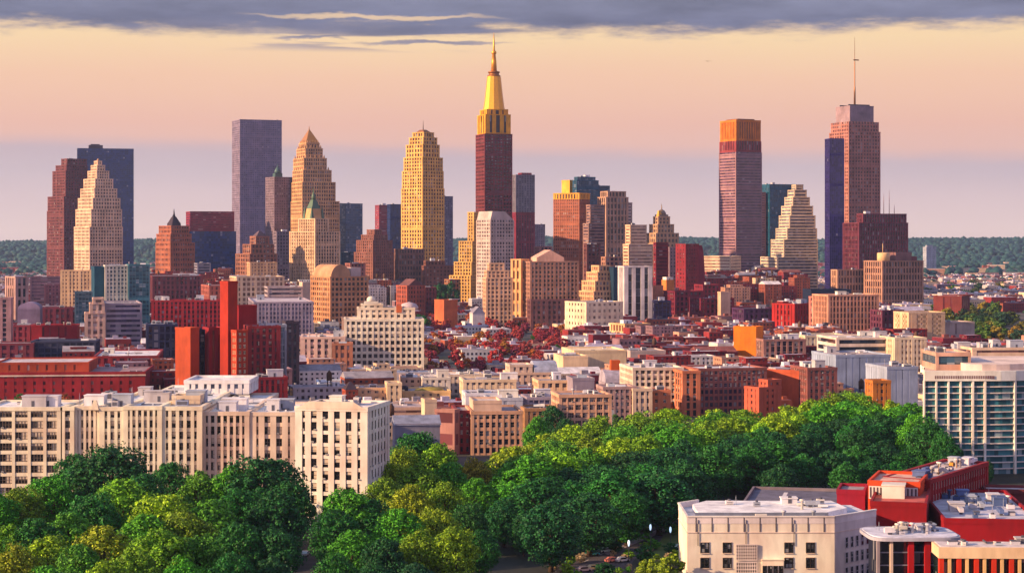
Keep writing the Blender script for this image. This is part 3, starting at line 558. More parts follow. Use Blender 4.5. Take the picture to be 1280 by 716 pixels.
a = T('stepped_cream_block', 'cream stepped block with rounded top attached to banded office', 1440, [(103, 107, 131, 392), (110, 113, 130, 380), (115, 117, 129, 374)], S(CREAM, wall=(216, 180, 160), glass=(136, 109, 100), bay=5), 'the cream stair block', th=14, dmin=16, junk=0)
T('navy_low_block', 'dark navy block with pale roof left of orange slab', 1280, [(180, 184, 221, 407)], style('ribs', (44, 50, 84), (20, 26, 56), 3.6, 6, .3, .2), 'the navy low block', th=12, dmin=24, roof=(200, 206, 218), junk=6)
T('red_long_block', 'long bright red brick block with white rooftop machinery', 1550, [(186, 190, 277, 377)], S(BRICK, wall=(164, 40, 50), glass=(86, 21, 33), bay=3.6, floor=3.8, sp=.2), 'the long red block', th=10, dmin=26, junk=12)
T('plum_low_block', 'plum brown low block below the needle spired block', 2080, [(186, 191, 252, 346)], S(BRICK, wall=(110, 56, 68), glass=(60, 28, 44)), 'the plum low block', th=14, dmin=22)
T('rust_small_block', 'rusty small block before cream tenements', 1980, [(252, 262, 301, 358)], S(BRICK, wall=(170, 98, 86), glass=(108, 60, 59)), 'the rusty block', th=18, dmin=16)
T('cream_tenement', 'cream tenement with crumbly roofline below grey slab tower', 1960, [(288, 296, 355, 347)], S(CREAM, wall=(234, 196, 162), glass=(141, 108, 90), bay=5), 'the cream tenement', th=18, dmin=18, junk=5)
T('bay_window_block', 'pale grey block with dark window bands before cream tenement', 1780, [(331, 335, 378, 360)], style('bands', (172, 156, 160), (72, 64, 84), 4, 4, .3, .5), 'the grey bay block', th=12, dmin=16)
T('lavender_office', 'lavender office with flat roof behind the red towers', 1550, [(311, 318, 391, 379)], style('grid', (150, 138, 154), (82, 80, 112), 3, 3.7, .4, .4), 'the lavender office', th=10, dmin=34, roof=(196, 184, 190), junk=3)
T('cream_strip_block', 'narrow cream slab beside the arched brown block', 1850, [(374, 378, 393, 354)], style('plain', (214, 184, 160)), 'the cream strip', th=40, junk=0)
a = T('arched_brown_block', 'tan brick block with rounded roof gable and many windows', 1750, [(389, 413, 460, 347)], style('grid', (192, 138, 100), (34, 26, 36), 4.2, 4.6, .36, .4), 'the round gabled tan block', th=30, junk=0)
b = a['boxes'][0]; m = MB(); m.barrel(b[0] + 1, b[0] + (b[1] - b[0]) * .55, b[2] + 1, b[3] - 1, b[5], 12, 'y', 12); m.build('round_gable', wall_mat((190, 146, 112)), a['t'])
m = MB(); m.box(b[0] + (b[1] - b[0]) * .58, b[1] - 6, b[2] + 3, b[3] - 4, b[5], b[5] + 9); m.build('penthouse', wall_mat((200, 180, 176)), a['t'])
a = T('gothic_block', 'brown gothic stepped block below the copper turret tower', 2480, [(295, 312, 346, 318), (304, 314, 342, 306), (313, 320, 336, 297)], S(GOLD, wall=(150, 100, 82), glass=(64, 38, 43)), 'the gothic brown block', junk=0, par=2)
b = a['boxes'][-1]; m = MB(); m.frustum(b[0], b[1], b[2], b[3], b[5], b[5] + 9, .1); m.build('hipped_roof', wall_mat((96, 78, 86)), a['t'])
T('beige_grid_block', 'beige gridded block in front of gothic brown block', 2300, [(309, 313, 346, 329)], style('grid', (208, 166, 128), (110, 74, 74), 4, 4, .5, .45), 'the beige grid block', th=15, dmin=20)
T('dusky_purple_block', 'dusky purple plain block between gothic and copper crown towers', 2750, [(340, 344, 366, 306)], style('grid', (84, 62, 86), (62, 46, 76), 4, 4, .5, .5), 'the dusky purple block', th=16)
a = T('drum_podium', 'brown podium block with grey roof band under golden tower', 2640, [(493, 498, 530, 312)], S(BRICK, wall=(136, 98, 88), glass=(50, 36, 44), bay=4, floor=8), 'the golden tower podium', th=14, dmin=25, roof=(130, 120, 136))
T('brown_podium_block', 'flat brown block right of the golden tower base', 2600, [(528, 532, 567, 333), (530, 534, 556, 327)], S(BRICK, wall=(132, 86, 76), glass=(80, 51, 50)), 'the brown podium', th=14, dmin=25)
a = T('gabled_orange_block', 'gabled brick block with orange sunlit side wall', 2100, [(496, 509, 531, 358)], S(BRICK, wall=(164, 84, 66), glass=(93, 60, 60), bay=4), 'the gabled orange block', th=32, junk=0)
b = a['boxes'][0]; m = MB(); m.gable(b[0] + 1, b[1] - 1, b[2] + 1, b[3] - 1, b[5], b[5] + 8, 'y'); m.build('gable_roof', wall_mat((112, 74, 74)), a['t'])
T('dark_red_strip_block', 'dark red narrow block right of the gabled orange one', 2160, [(527, 531, 545, 360)], S(BRICK, wall=(104, 46, 56), glass=(60, 25, 37)), 'the dark red strip', th=15, dmin=18)
T('orange_sided_cube', 'small cube block with bright orange side wall above red trees', 1950, [(543, 555, 572, 376)], style('plain', (188, 102, 66)), 'the orange sided cube', th=30, roof=(190, 180, 190))
a = T('white_gabled_house', 'little white gabled house at the foot of slender gold block', 1900, [(587, 591, 606, 392)], style('plain', (216, 206, 206)), 'the white gabled house', th=15, dmin=10, junk=0, cat='house')
b = a['boxes'][0]; m = MB(); m.gable(b[0] - .4, b[1] + .4, b[2] - .4, b[3] + .4, b[5] + .4, b[5] + 7, 'y'); m.build('roof', wall_mat((150, 146, 166)), a['t'])
T('stepped_cream_slab', 'cream slab with stepped shoulders above the red trees', 1950, [(604, 608, 640, 348), (606, 609, 636, 339), (610, 612, 630, 330)], S(CREAM, wall=(222, 178, 144), glass=(108, 74, 66), bay=4.4, floor=4.4), 'the stepped cream slab', th=10, dmin=20, junk=0)
a = T('brown_office_block', 'wide tan office block with pitched penthouse and regular windows', 2000, [(657, 663, 723, 328)], style('grid', (172, 128, 110), (40, 26, 36), 4.4, 4.4, .4, .42), 'the wide tan office', th=12, dmin=40, junk=0, roof=(196, 170, 160))
b = a['boxes'][0]; m = MB(); x0, x1 = b[0] + 8, b[0] + (b[1] - b[0]) * .72; m.box(x0, x1, b[2] + 4, b[3] - 6, b[5], b[5] + 5); m.gable(x0, x1, b[2] + 4, b[3] - 6, b[5] + 5, b[5] + 13, 'y'); m.build('penthouse', wall_mat((216, 170, 150)), a['t'])
T('sunlit_corner_block', 'narrow block with glowing cream corner left of the wide tan office', 2020, [(640, 651, 660, 325)], S(RIBS, wall=(226, 170, 116), glass=(108, 72, 54), bay=5, floor=12), 'the cream corner block', th=50, junk=0)
T('brown_base_block', 'dark brown low annex in front of wide tan office', 1900, [(660, 664, 722, 376)], S(BRICK, wall=(116, 76, 78), glass=(69, 44, 51)), 'the brown shaded base', th=10, dmin=20, junk=1)  # separate dark block: the tan office's shaded lower floors put into its colour
a = T('wedding_cake_block', 'cream wedding cake block rising in steps over white block', 1960, [(724, 742, 778, 365), (728, 744, 775, 352), (734, 747, 770, 341), (740, 749, 762, 333)], S(CREAM, wall=(226, 176, 132), glass=(108, 79, 79), bay=4), 'the wedding cake block', th=28, junk=0)
T('white_warehouse', 'cream white warehouse block with deep regular windows', 1700, [(707, 733, 778, 379)], style('grid', (240, 208, 178), (120, 88, 86), 5.2, 6, .55, .55), 'the cream warehouse', th=30, junk=3, win=dict(max=100))
T('navy_striped_tower', 'navy tower with white vertical stripes', 1880, [(776, 781, 814, 334)], style('ribs', (216, 206, 206), (16, 22, 54), 8, 7, .42, .02, .9, .2), 'the white striped navy tower', th=12, junk=0, dmin=22)
T('teal_dark_block', 'dark teal block behind the striped navy tower', 1960, [(763, 767, 784, 335)], style('plain', (22, 52, 76)), 'the dark teal block', th=14, dmin=18, junk=2)
T('orange_gable_block', 'little orange sunlit block under the red curved one', 2060, [(827, 833, 843, 351)], style('plain', (216, 128, 62)), 'the little orange block', th=30, junk=2)
T('tan_slim_block', 'slim tan block between navy and crimson low blocks', 1990, [(816, 820, 829, 358)], style('plain', (190, 120, 92)), 'the slim tan block', th=30, junk=0)
T('navy_cube_block', 'small navy cube with white edges next to striped tower', 1880, [(814, 818, 838, 377)], style('glass', (40, 38, 84), (20, 20, 58), 4, 4, .2, .2), 'the navy cube', th=14, dmin=18)
T('crimson_mid_block', 'crimson brick block in dark cluster under red curved block', 1960, [(836, 844, 878, 365)], S(BRICK, wall=(118, 34, 54), glass=(57, 14, 36)), 'the crimson brick block', th=18, dmin=30)
T('crimson_wide_block', 'wide crimson brick block before the white ribbon slab', 1900, [(868, 876, 917, 374)], S(BRICK, wall=(124, 38, 56), glass=(66, 17, 37)), 'the wide crimson block', th=16, dmin=30, junk=3)
T('crimson_shoulder_block', 'dark red block with terrace beside wide crimson block', 2000, [(872, 879, 900, 357)], S(BRICK, wall=(130, 38, 54), glass=(69, 17, 36)), 'the terraced red block', th=16, dmin=24)
T('tan_slit_block', 'cream slit of a block right of wide crimson block', 1880, [(897, 901, 913, 366)], style('plain', (220, 180, 150)), 'the cream slit block', th=20, junk=0)
T('scarlet_block', 'scarlet red block with dark curved side, sunlit ribs', 1750, [(966, 993, 1017, 381)], style('ribs', (166, 36, 34), (96, 20, 28), 4.4, 5, .55, .3, .6, .2), 'the scarlet block', th=46, junk=4)
T('indigo_low_block', 'indigo low warehouse left of the scarlet block', 1800, [(924, 930, 968, 387)], S(BRICK, wall=(78, 44, 82), glass=(43, 24, 53)), 'the indigo warehouse', th=14, dmin=30)
T('navy_roof_hall', 'long hall with dark navy flat roof', 1950, [(1009, 1014, 1064, 363)], style('plain', (20, 34, 62)), 'the navy roofed hall', th=8, dmin=30, junk=0, roof=(20, 30, 54))
T('pink_loft', 'long pinkish loft block with close vertical windows', 1680, [(1028, 1036, 1097, 370)], S(RIBS, wall=(206, 150, 124), glass=(93, 59, 59), bay=3.4, floor=5), 'the pink loft', th=14, dmin=34, junk=4, roof=(236, 216, 200))
T('rose_corner_block', 'rose brick corner block left of the pink loft', 1720, [(1012, 1022, 1034, 372)], S(BRICK, wall=(190, 120, 110), glass=(100, 63, 67)), 'the rose corner block', th=30)
T('violet_block', 'violet brick block with red end next to pink loft', 1600, [(1096, 1103, 1129, 389)], S(BRICK, wall=(104, 52, 74), glass=(50, 24, 47)), 'the violet block', th=18, dmin=20, roof=(196, 190, 204), junk=5)
T('peach_office', 'peach office block with small scattered square windows', 1560, [(1128, 1136, 1181, 392)], style('grid', (236, 194, 154), (160, 112, 92), 4.6, 3.6, .66, .62, .18, .16), 'the peach office', th=14, dmin=28, junk=2)
T('grey_annex', 'plain grey annex joined to the peach office', 1580, [(1176, 1181, 1218, 404)], style('ribs', (184, 166, 160), (170, 152, 150), 6, 12, .7, .1, .15, .08), 'the grey annex', th=14, dmin=28, junk=3)
T('rust_hall', 'rust red hall among green trees beyond grey annex', 2100, [(1167, 1202, 1212, 371)], style('ribs', (122, 54, 50), (100, 42, 48), 8, 20, .7, .1, .2, .1), 'the rust red hall', th=64, junk=2)

# infill between the towers
T('small_dome_block', 'grey block with pale dome between gothic block and copper turret tower', 2620, [(342, 346, 364, 290)], style('grid', (130, 116, 128), (50, 48, 66), 4.4, 4.6, .4, .4), 'the small grey block by gothic', th=22, junk=3)
T('slate_low_block', 'slate low block right of the needle spired block', 2560, [(243, 247, 263, 330)], style('bands', (134, 132, 150), (60, 70, 96), 4, 4, .3, .5), 'the slate low block', th=16, junk=2)
T('teal_low_block', 'dark teal low block left of the mauve setback block', 2720, [(422, 426, 446, 316)], style('glass', (30, 70, 92), (14, 56, 82), 3.6, 4, .16, .3), 'the dark teal low block', th=18, junk=2)
T('brown_infill_block', 'dark brown block squeezed between bronze tower and banded taupe tower', 2300, [(730, 734, 750, 306)], S(BRICK, wall=(104, 62, 62)), 'the dark brown infill', th=20, junk=3)
T('tan_infill_block', 'tan block in front of the ribbed tan tower', 2250, [(752, 757, 778, 322)], S(CREAM, wall=(176, 128, 106)), 'the tan infill', th=24, junk=3)
T('mauve_infill_block', 'mauve stepped block behind the wide tan office', 2420, [(664, 672, 694, 318), (668, 675, 690, 309)], S(BRICK, wall=(150, 104, 104)), 'the mauve stepped block', th=24, junk=2)
T('plum_infill_block', 'plum block rising behind the red curved block', 2330, [(850, 856, 874, 318)], S(BRICK, wall=(104, 50, 72)), 'the plum infill', th=22, junk=2)
T('ochre_infill_block', 'ochre brown block between golden tower podium and slender gold block', 2500, [(556, 562, 578, 350)], S(GOLD, wall=(156, 104, 76)), 'the ochre infill', th=26, junk=2)
T('grey_infill_block', 'grey beige block between domed tower and white ribbon slab', 2600, [(858, 862, 876, 330)], S(CREAM, wall=(186, 160, 146)), 'the grey beige infill', th=20, junk=2)
T('rose_infill_block', 'rose block behind the arched brown block', 2300, [(432, 438, 456, 330)], S(BRICK, wall=(156, 100, 92)), 'the rose infill', th=24, junk=2)
# ------------------------------------------------------------------ red slab complex
D = 1000
T('orange_slab_building', 'orange and red slab building, left of the tall red chimney slab', D, [(219, 238, 249, 412)], style('plain', (178, 74, 44)), 'the orange slab', th=55, junk=1, roof=(190, 170, 170))
T('navy_link_building', 'navy glass link between orange slab and red chimney slab', D + 16, [(247, 249, 262, 414)], style('glass', (30, 36, 66), (14, 22, 50), 3, 3.6, .14, .14), 'the navy link', th=20, dmin=14, junk=0)
T('dark_red_wing', 'dark red ribbed wing against the red chimney slab', D + 8, [(258, 262, 279, 412)], style('ribs', (140, 32, 42), (100, 18, 34), 3.4, 20, .6, .05, .4, .1), 'the dark red wing', th=22, dmin=14, junk=0)
T('red_chimney_slab', 'tall narrow red orange slab rising like a chimney', D, [(275, 285, 297, 354)], style('plain', (164, 46, 32)), 'the red chimney slab', th=45, junk=3)
T('red_plain_tower', 'plain red tower block behind the sunlit gridded red block', D + 26, [(293, 298, 321, 384)], style('plain', (160, 36, 42)), 'the plain red tower', th=24, junk=2)
T('red_grid_block', 'red block with sunlit square windows', D - 6, [(290, 296, 309, 415)], style('grid', (176, 62, 40), (60, 24, 40), 2.6, 3.4, .4, .42, .3, .2), 'the sunlit red grid block', th=38, junk=2, win=dict(max=60, frame=(240, 214, 180)))
T('red_ribbed_block', 'dark red block of repeated vertical ribs', D, [(307, 311, 349, 410)], style('ribs', (138, 46, 52), (70, 26, 46), 3, 3.4, .5, .3, .7, .2), 'the red ribbed block', th=14, dmin=18, junk=6, win=dict(max=100, frame=(110, 60, 70)))
T('red_low_wing', 'low dark red ribbed wing in front of the ribbed block', D - 30, [(314, 317, 358, 474)], style('ribs', (134, 34, 46), (80, 18, 40), 3, 3.4, .5, .2, .6, .2), 'the low red wing', th=12, dmin=16, junk=3)
T('pale_glass_sliver', 'pale blue glass sliver building right of red ribbed block', D + 24, [(346, 348, 357, 408)], style('glass', (150, 160, 176), (110, 132, 156), 2.5, 3.4, .16, .2), 'the pale glass sliver', th=14, dmin=12, junk=0)
T('teal_brown_block', 'dark teal and brown block left of the white terraced hospital', 1120, [(355, 358, 373, 404)], style('grid', (66, 56, 70), (30, 52, 70), 3, 3.6, .4, .4), 'the teal brown block', th=14, dmin=16, junk=1)
# ------------------------------------------------------------------ west brick works
def long_red():
    a = T('red_brick_works', 'very long dark red brick works with cream string course', 1060, [(-14, -11, 181, 468)], style('ribs', (148, 34, 44), (92, 22, 40), 5.2, 4.2, .72, .5, .25, .15), 'the long red works', th=6, dmin=60, junk=8, roof=(150, 120, 124))
    b = a['boxes'][0]; t = a['t']
    m = MB(); m.box(b[0] - .6, b[1] + .6, b[2] - .75, b[2] - .45, b[5] - 1.2, b[5] - .4); m.build('string_course', wall_mat((222, 200, 186)), t)
    block(t, (b[0] + 1, b[0] + (b[1] - b[0]) * .62, b[2] + 9, b[3] - 6, b[5] + .2, b[5] + 5), style('ribs', (170, 70, 46), (120, 50, 42), 5, 5, .75, .3, .2, .1), 'attic_storey', roof=(196, 186, 190))
long_red()
T('curved_roof_hall', 'dark blue glazed hall behind the red brick works', 1260, [(36, 40, 119, 428)], style('glass', (58, 62, 92), (28, 40, 72), 4, 4, .2, .3), 'the blue glazed hall', th=6, dmin=24, junk=3, roof=(60, 72, 100))
T('purple_works_wing', 'purple brick wing left of the blue glazed hall', 1250, [(-12, -10, 41, 431)], S(BRICK, wall=(126, 56, 72), glass=(96, 40, 64)), 'the purple wing', th=6, dmin=24)
T('white_roof_hall', 'long low hall with white roof and red wall', 1190, [(114, 118, 197, 447)], S(BRICK, wall=(142, 44, 54), glass=(110, 32, 48)), 'the white roofed hall', th=8, dmin=70, junk=10, roof=(224, 222, 228))
T('red_row_block', 'red brick row with bays before the lavender barrel roof', 1450, [(36, 40, 96, 408)], S(BRICK, wall=(170, 36, 50), glass=(120, 24, 46), bay=6, floor=14, pier=.7), 'the red bay row', th=8, dmin=20, junk=5)
T('rose_row_block', 'rose brick row next to the pink concrete block', 1460, [(11, 14, 37, 408)], S(BRICK, wall=(150, 66, 84), glass=(120, 50, 76)), 'the rose row', th=8, dmin=20, junk=2)
a = T('barrel_shed', 'low shed with lavender barrel roof', 1720, [(19, 22, 50, 388)], style('plain', (128, 112, 140)), 'the lavender barrel shed', th=8, dmin=26, junk=0)
b = a['boxes'][0]; m = MB(); m.barrel(b[0], b[1], b[2], b[3], b[5] + 1.2, 6, 'y'); m.build('barrel_roof', wall_mat((146, 130, 160)), a['t'])
T('maroon_row_block', 'maroon brick row right of the lavender barrel shed', 1680, [(50, 54, 110, 386)], S(BRICK, wall=(118, 46, 66), glass=(90, 34, 60)), 'the maroon row', th=8, dmin=24, junk=3)
# ------------------------------------------------------------------ white terraced hospital
D = 1230
a = T('terraced_hospital', 'white terraced hospital stepping up to small round turret', D, [(428, 431, 529, 401)], style('grid', (240, 218, 196), (30, 26, 38), 3.6, 4.4, .36, .42), 'the terraced hospital', th=5, dmin=36, junk=0, win=dict(max=100, div=1), roof=(222, 212, 208))
t = a['t']; b = a['boxes'][0]; W = dict(max=60, div=1); hs = style('grid', (240, 214, 188), (48, 42, 56), 4.1, 4.2, .45, .5)
px = (b[1] - b[0]) / 100
block(t, (b[0] + 17 * px, b[0] + 89 * px, b[2] + 8, b[3] - 4, b[5] + .1, b[5] + 7), hs, 'upper_storeys', win=W)
block(t, (b[0] + 22 * px, b[0] + 48 * px, b[2] + 12, b[3] - 6, b[5] + 7.1, b[5] + 9.6), hs, 'attic', par=.8)
cx, cy = b[0] + 34 * px, b[2] + 18
m = MB(); m.box(cx - 4.5, cx + 4.5, cy - 4, cy + 4, b[5] + 9, b[5] + 12); m.lathe(cx, cy, [(2.8, b[5] + 12), (2.8, b[5] + 13.6), (2, b[5] + 14.8), (.2, b[5] + 15.4)], 12); m.build('turret', wall_mat((238, 222, 206)), t)
m = MB(); m.lathe(b[0] + 83 * px, b[2] + 16, [(6, b[5] + 7), (6, b[5] + 8.4), (4.6, b[5] + 10.4), (.2, b[5] + 11.6)], 16); m.build('dome', wall_mat((190, 172, 176)), t)
m = MB(); m.box(b[0] + 66 * px, b[0] + 73 * px, b[2] + 7, b[2] + 12, b[5] + 5, b[5] + 9.4); m.build('orange_bay', wall_mat((196, 100, 58)), t)
T('pink_hospital_wing', 'pinkish hospital wing with stacked oriel bays', D - 10, [(374, 377, 430, 423)], style('ribs', (222, 190, 176), (70, 56, 62), 4.4, 4.2, .5, .4, .8, .3), 'the pink hospital wing', th=5, dmin=36, junk=7, win=dict(max=80, div=1), roof=(222, 206, 200))
T('brown_hospital_bay', 'brown brick bay projecting between pink wing and hospital', D - 36, [(414, 416, 440, 431)], S(BRICK, wall=(176, 116, 92), glass=(120, 78, 70), bay=4), 'the brown brick bay', th=5, dmin=16, junk=1)
T('tan_setback_block', 'plain tan setback block behind the hospital terraces', D + 60, [(424, 427, 452, 399)], style('plain', (204, 168, 146)), 'the plain tan block', th=5, dmin=16, junk=1)
# ------------------------------------------------------------------ centre: cream lofts and houses above the tree belt
WN = lambda mx=60, div=1, fr=(170, 150, 134): dict(ac=1, max=mx, div=div, frame=fr)
T('arcade_house', 'cream house with arched windows and flat grey roof', 1010, [(445, 448, 484, 487)], style('grid', (226, 184, 146), (70, 48, 46), 3.4, 3.6, .5, .5), 'the arcade house', th=8, dmin=16, junk=3, win=WN(), cat='house')
T('cream_tall_house', 'cream four storey house right of the arcade house', 1005, [(483, 485, 501, 481)], style('grid', (232, 200, 162), (66, 54, 56), 3.2, 3.6, .5, .5), 'the tall cream house', th=8, dmin=16, junk=2, win=WN(40), cat='house')
a = T('red_brick_house', 'little red brick house with dark pyramid roof', 1000, [(429, 433, 446, 488)], style('grid', (170, 80, 60), (50, 30, 36), 3, 3.4, .5, .5), 'the little red house', th=15, dmin=8, junk=0, win=WN(16), cat='house', par=.3)
b = a['boxes'][0]; m = MB(); m.frustum(b[0] - .6, b[1] + .6, b[2] - .6, b[3] + .6, b[5] + .4, b[5] + 4.5, .06); m.build('pyramid_roof', wall_mat((64, 52, 66)), a['t'])
T('blue_white_shed', 'pale blue white low block behind little red house', 1060, [(396, 399, 431, 482)], style('glass', (196, 206, 220), (140, 160, 186), 4, 3.6, .2, .3), 'the pale blue block', th=8, dmin=14, junk=2)
a = T('yellow_terrace_house', 'yellowish house with shallow rounded green roof light', 1020, [(502, 505, 562, 491)], style('grid', (226, 188, 136), (110, 84, 66), 4, 3.6, .7, .6), 'the yellow terrace house', th=6, dmin=22, junk=1, win=WN(30), cat='house')
b = a['boxes'][0]; m = MB(); m.lathe((b[0] + b[1]) / 2 + 2, b[2] + 9, [(8.5, b[5] + .2), (7.5, b[5] + 1.4), (4.5, b[5] + 2.2), (.2, b[5] + 2.6)], 18); m.build('roof_light', wall_mat((166, 146, 70)), a['t'])
T('dark_shed', 'small dark gapped shed beside the tall cream house', 1030, [(500, 501, 510, 486)], style('plain', (56, 54, 70)), 'the dark shed', th=8, dmin=10, junk=0)
a = T('barrel_white_house', 'white house with half round vaulted roof above yellow house', 1080, [(526, 529, 562, 474)], style('grid', (226, 214, 200), (70, 66, 80), 3.6, 3.6, .5, .5), 'the vaulted white house', th=6, dmin=18, junk=4, win=WN(30), cat='house')
T('dusky_house', 'mauve grey house left of vaulted white house', 1090, [(500, 503, 528, 474)], style('grid', (176, 150, 140), (76, 62, 70), 3.6, 3.4, .5, .5), 'the mauve house', th=6, dmin=18, junk=4, cat='house')
T('flat_grey_roof_hall', 'low hall with wide dusty grey flat roof behind white tower', 880, [(464, 467, 533, 512)], style('bands', (190, 164, 152), (150, 124, 118), 5, 3.6, .4, .6), 'the dusty roof hall', th=8, dmin=30, junk=5, roof=(176, 160, 160))
T('cream_chimney_block', 'tall cream windowless chimney block', 870, [(528, 531, 546, 502)], style('plain', (230, 196, 164)), 'the cream chimney block', th=12, dmin=10, junk=0)
a = T('gabled_grey_shed', 'long blue grey gabled shed behind the first park trees', 770, [(491, 494, 550, 533)], style('plain', (136, 134, 152)), 'the gabled grey shed', th=8, dmin=14, junk=0)
b = a['boxes'][0]; m = MB(); m.gable(b[0] - .5, b[1] + .5, b[2] - .5, b[3] + .5, b[5] + .5, b[5] + 4, 'x'); m.build('gable_roof', roof_mat((130, 136, 160)), a['t'])
T('party_wall_block', 'dusty pink party wall building with few windows', 800, [(544, 568, 574, 515)], style('ribs', (170, 122, 116), (120, 70, 76), 9, 9, .8, .5, .12, .08), 'the pink party wall', th=62, junk=2)
D = 800
a = T('brick_apartment', 'brick and cream apartment house with tall window grid', D, [(588, 590, 652, 517)], style('grid', (206, 160, 130), (34, 34, 50), 2.6, 3.3, .32, .36, .4, .25), 'the brick apartment house', th=6, dmin=30, junk=5, win=WN(100, 1, (200, 170, 150)), cat='house')
b = a['boxes'][0]; block(a['t'], (b[0] + 1, b[0] + (b[1] - b[0]) * .62, b[2] + 5, b[3] - 5, b[5] + .1, b[5] + 4), style('plain', (222, 190, 166)), 'penthouse', roof=(206, 190, 180))
T('red_strip_house', 'dark red brick strip house left of brick apartment house', D + 4, [(570, 572, 589, 516)], style('grid', (130, 52, 54), (40, 36, 50), 3.2, 3.5, .5, .45), 'the red strip house', th=6, dmin=26, junk=2, win=WN(40), cat='house')
T('blue_grey_backing', 'blue grey plain block rising behind brick apartment house', D + 60, [(607, 610, 653, 500)], style('ribs', (176, 182, 198), (140, 150, 172), 5, 8, .7, .2, .15, .1), 'the blue grey block', th=6, dmin=18, junk=4, roof=(226, 220, 220))
T('long_window_house', 'cream loft with one long row of dark windows', 1010, [(577, 580, 644, 477)], style('grid', (230, 204, 172), (56, 50, 54), 3.4, 4.2, .4, .55), 'the long window loft', th=6, dmin=24, junk=4, win=WN(60))
T('pale_blue_house', 'pale bluish house below the long window loft', 930, [(580, 583, 632, 494)], style('grid', (214, 214, 222), (96, 108, 130), 3.6, 3.5, .5, .5), 'the pale bluish house', th=6, dmin=20, junk=4, win=WN(50), cat='house')
T('white_roof_row', 'white roofed low row left of long window loft', 1110, [(556, 559, 603, 470)], style('grid', (216, 196, 176), (110, 92, 88), 3.6, 3.4, .5, .5), 'the white roofed row', th=6, dmin=20, junk=6, cat='house', roof=(232, 228, 230))
a = T('barrel_roof_loft', 'cream loft with blue grey barrel vault', 1110, [(634, 637, 700, 468)], style('grid', (220, 186, 160), (84, 72, 84), 3.6, 3.6, .5, .5), 'the barrel vault loft', th=8, dmin=24, junk=0, win=WN(50))
b = a['boxes'][0]; w = b[1] - b[0]; m = MB(); m.barrel(b[0] + w * .5, b[1] - 1, b[2] + 1, b[3] - 1, b[5] + .3, 7, 'x'); m.build('barrel_vault', roof_mat((150, 156, 178)), a['t'])
block(a['t'], (b[0] + 1, b[0] + w * .45, b[2] + 3, b[3] - 3, b[5] + .1, b[5] + 4.5), style('grid', (216, 190, 170), (90, 80, 90), 3.6, 4.5, .5, .5), 'upper_storey', roof=(206, 210, 222))
T('vaulted_grey_block', 'cream house with grey flank and dark arched opening', 1000, [(671, 674, 719, 478)], style('grid', (230, 190, 152), (74, 56, 58), 4, 5, .4, .5), 'the grey flank house', th=8, dmin=24, junk=2, win=WN(30), cat='house')
T('mauve_flank_block', 'plain mauve block right of grey flank house', 985, [(714, 716, 743, 475)], style('plain', (150, 138, 152)), 'the plain mauve block', th=8, dmin=20, junk=1)
T('frame_office', 'pink cream frame office with big square openings', 880, [(697, 700, 763, 496)], style('grid', (222, 174, 142), (30, 28, 42), 3.6, 3.5, .2, .34, .5, .4), 'the pink frame office', th=8, dmin=22, junk=5, win=WN(80, 3, (196, 166, 150)))
T('glass_bits_block', 'violet grey glazed block left of the pink frame office', 940, [(657, 660, 701, 499)], style('glass', (150, 138, 152), (76, 80, 112), 2.6, 3.4, .2, .3), 'the violet glazed block', th=8, dmin=20, junk=6)
T('tan_window_house', 'tan brick house with many windows by first green treetop', 850, [(654, 657, 694, 513)], style('grid', (170, 128, 92), (64, 54, 54), 2.8, 3.4, .4, .45), 'the tan window house', th=8, dmin=18, junk=3, win=WN(60), cat='house')
T('blank_cream_hall', 'large blank cream hall with stepped roofs', 1200, [(713, 718, 783, 440)], style('plain', (238, 206, 166)), 'the blank cream hall', th=10, dmin=40, junk=2, roof=(232, 206, 170))
T('cream_stair_hall', 'blank cream hall wing with notch, left of the large hall', 1170, [(702, 704, 735, 447)], style('plain', (234, 198, 160)), 'the notched cream wing', th=10, dmin=30, junk=2)
a = T('vault_hall', 'hall with wide grey vault and orange chimney block', 1050, [(754, 757, 794, 481)], style('plain', (150, 138, 150)), 'the grey vault hall', th=8, dmin=20, junk=0)
b = a['boxes'][0]; m = MB(); m.barrel(b[0], b[1], b[2], b[3], b[5] + 1.2, 6.5, 'x'); m.build('vault', roof_mat((164, 156, 172)), a['t'])
cx = (b[0] + b[1]) / 2 - 1; m = MB(); m.frustum(cx - 2.8, cx + 2.8, b[2] + 8, b[2] + 13, b[5] + 5, b[5] + 13, .88); m.build('chimney', wall_mat((206, 92, 34)), a['t'])
T('plum_window_block', 'plum grey block with irregular windows below the vault hall', 950, [(752, 755, 794, 486)], style('grid', (170, 140, 138), (58, 52, 74), 2.8, 3.5, .35, .4), 'the plum window block', th=8, dmin=18, junk=4, win=WN(60))
T('white_loft', 'white loft with big dark windows and cluttered roof', 990, [(789, 792, 853, 462)], style('grid', (236, 212, 190), (36, 30, 40), 3.1, 3.5, .34, .38), 'the big white loft', th=8, dmin=34, junk=9, win=WN(100, 1), roof=(230, 220, 222))
T('cream_bay_house', 'cream glazed bay house below the white loft', 950, [(790, 792, 814, 488)], style('grid', (226, 196, 168), (64, 62, 84), 3, 3.6, .4, .4), 'the glazed bay house', th=8, dmin=14, junk=2, win=WN(30), cat='house')
T('orange_brick_house', 'orange brick house with few windows before the white loft', 955, [(812, 814, 837, 490)], style('grid', (206, 122, 84), (60, 40, 44), 4.4, 4, .6, .55), 'the orange brick house', th=8, dmin=14, junk=2, win=WN(20), cat='house')
T('orange_pier_block', 'orange brick block with dark window stacks', 975, [(852, 854, 874, 466)], style('ribs', (204, 124, 90), (44, 44, 54), 5, 3.7, .4, .2, .5, .3), 'the orange pier block', th=10, dmin=24, junk=4, win=WN(40))
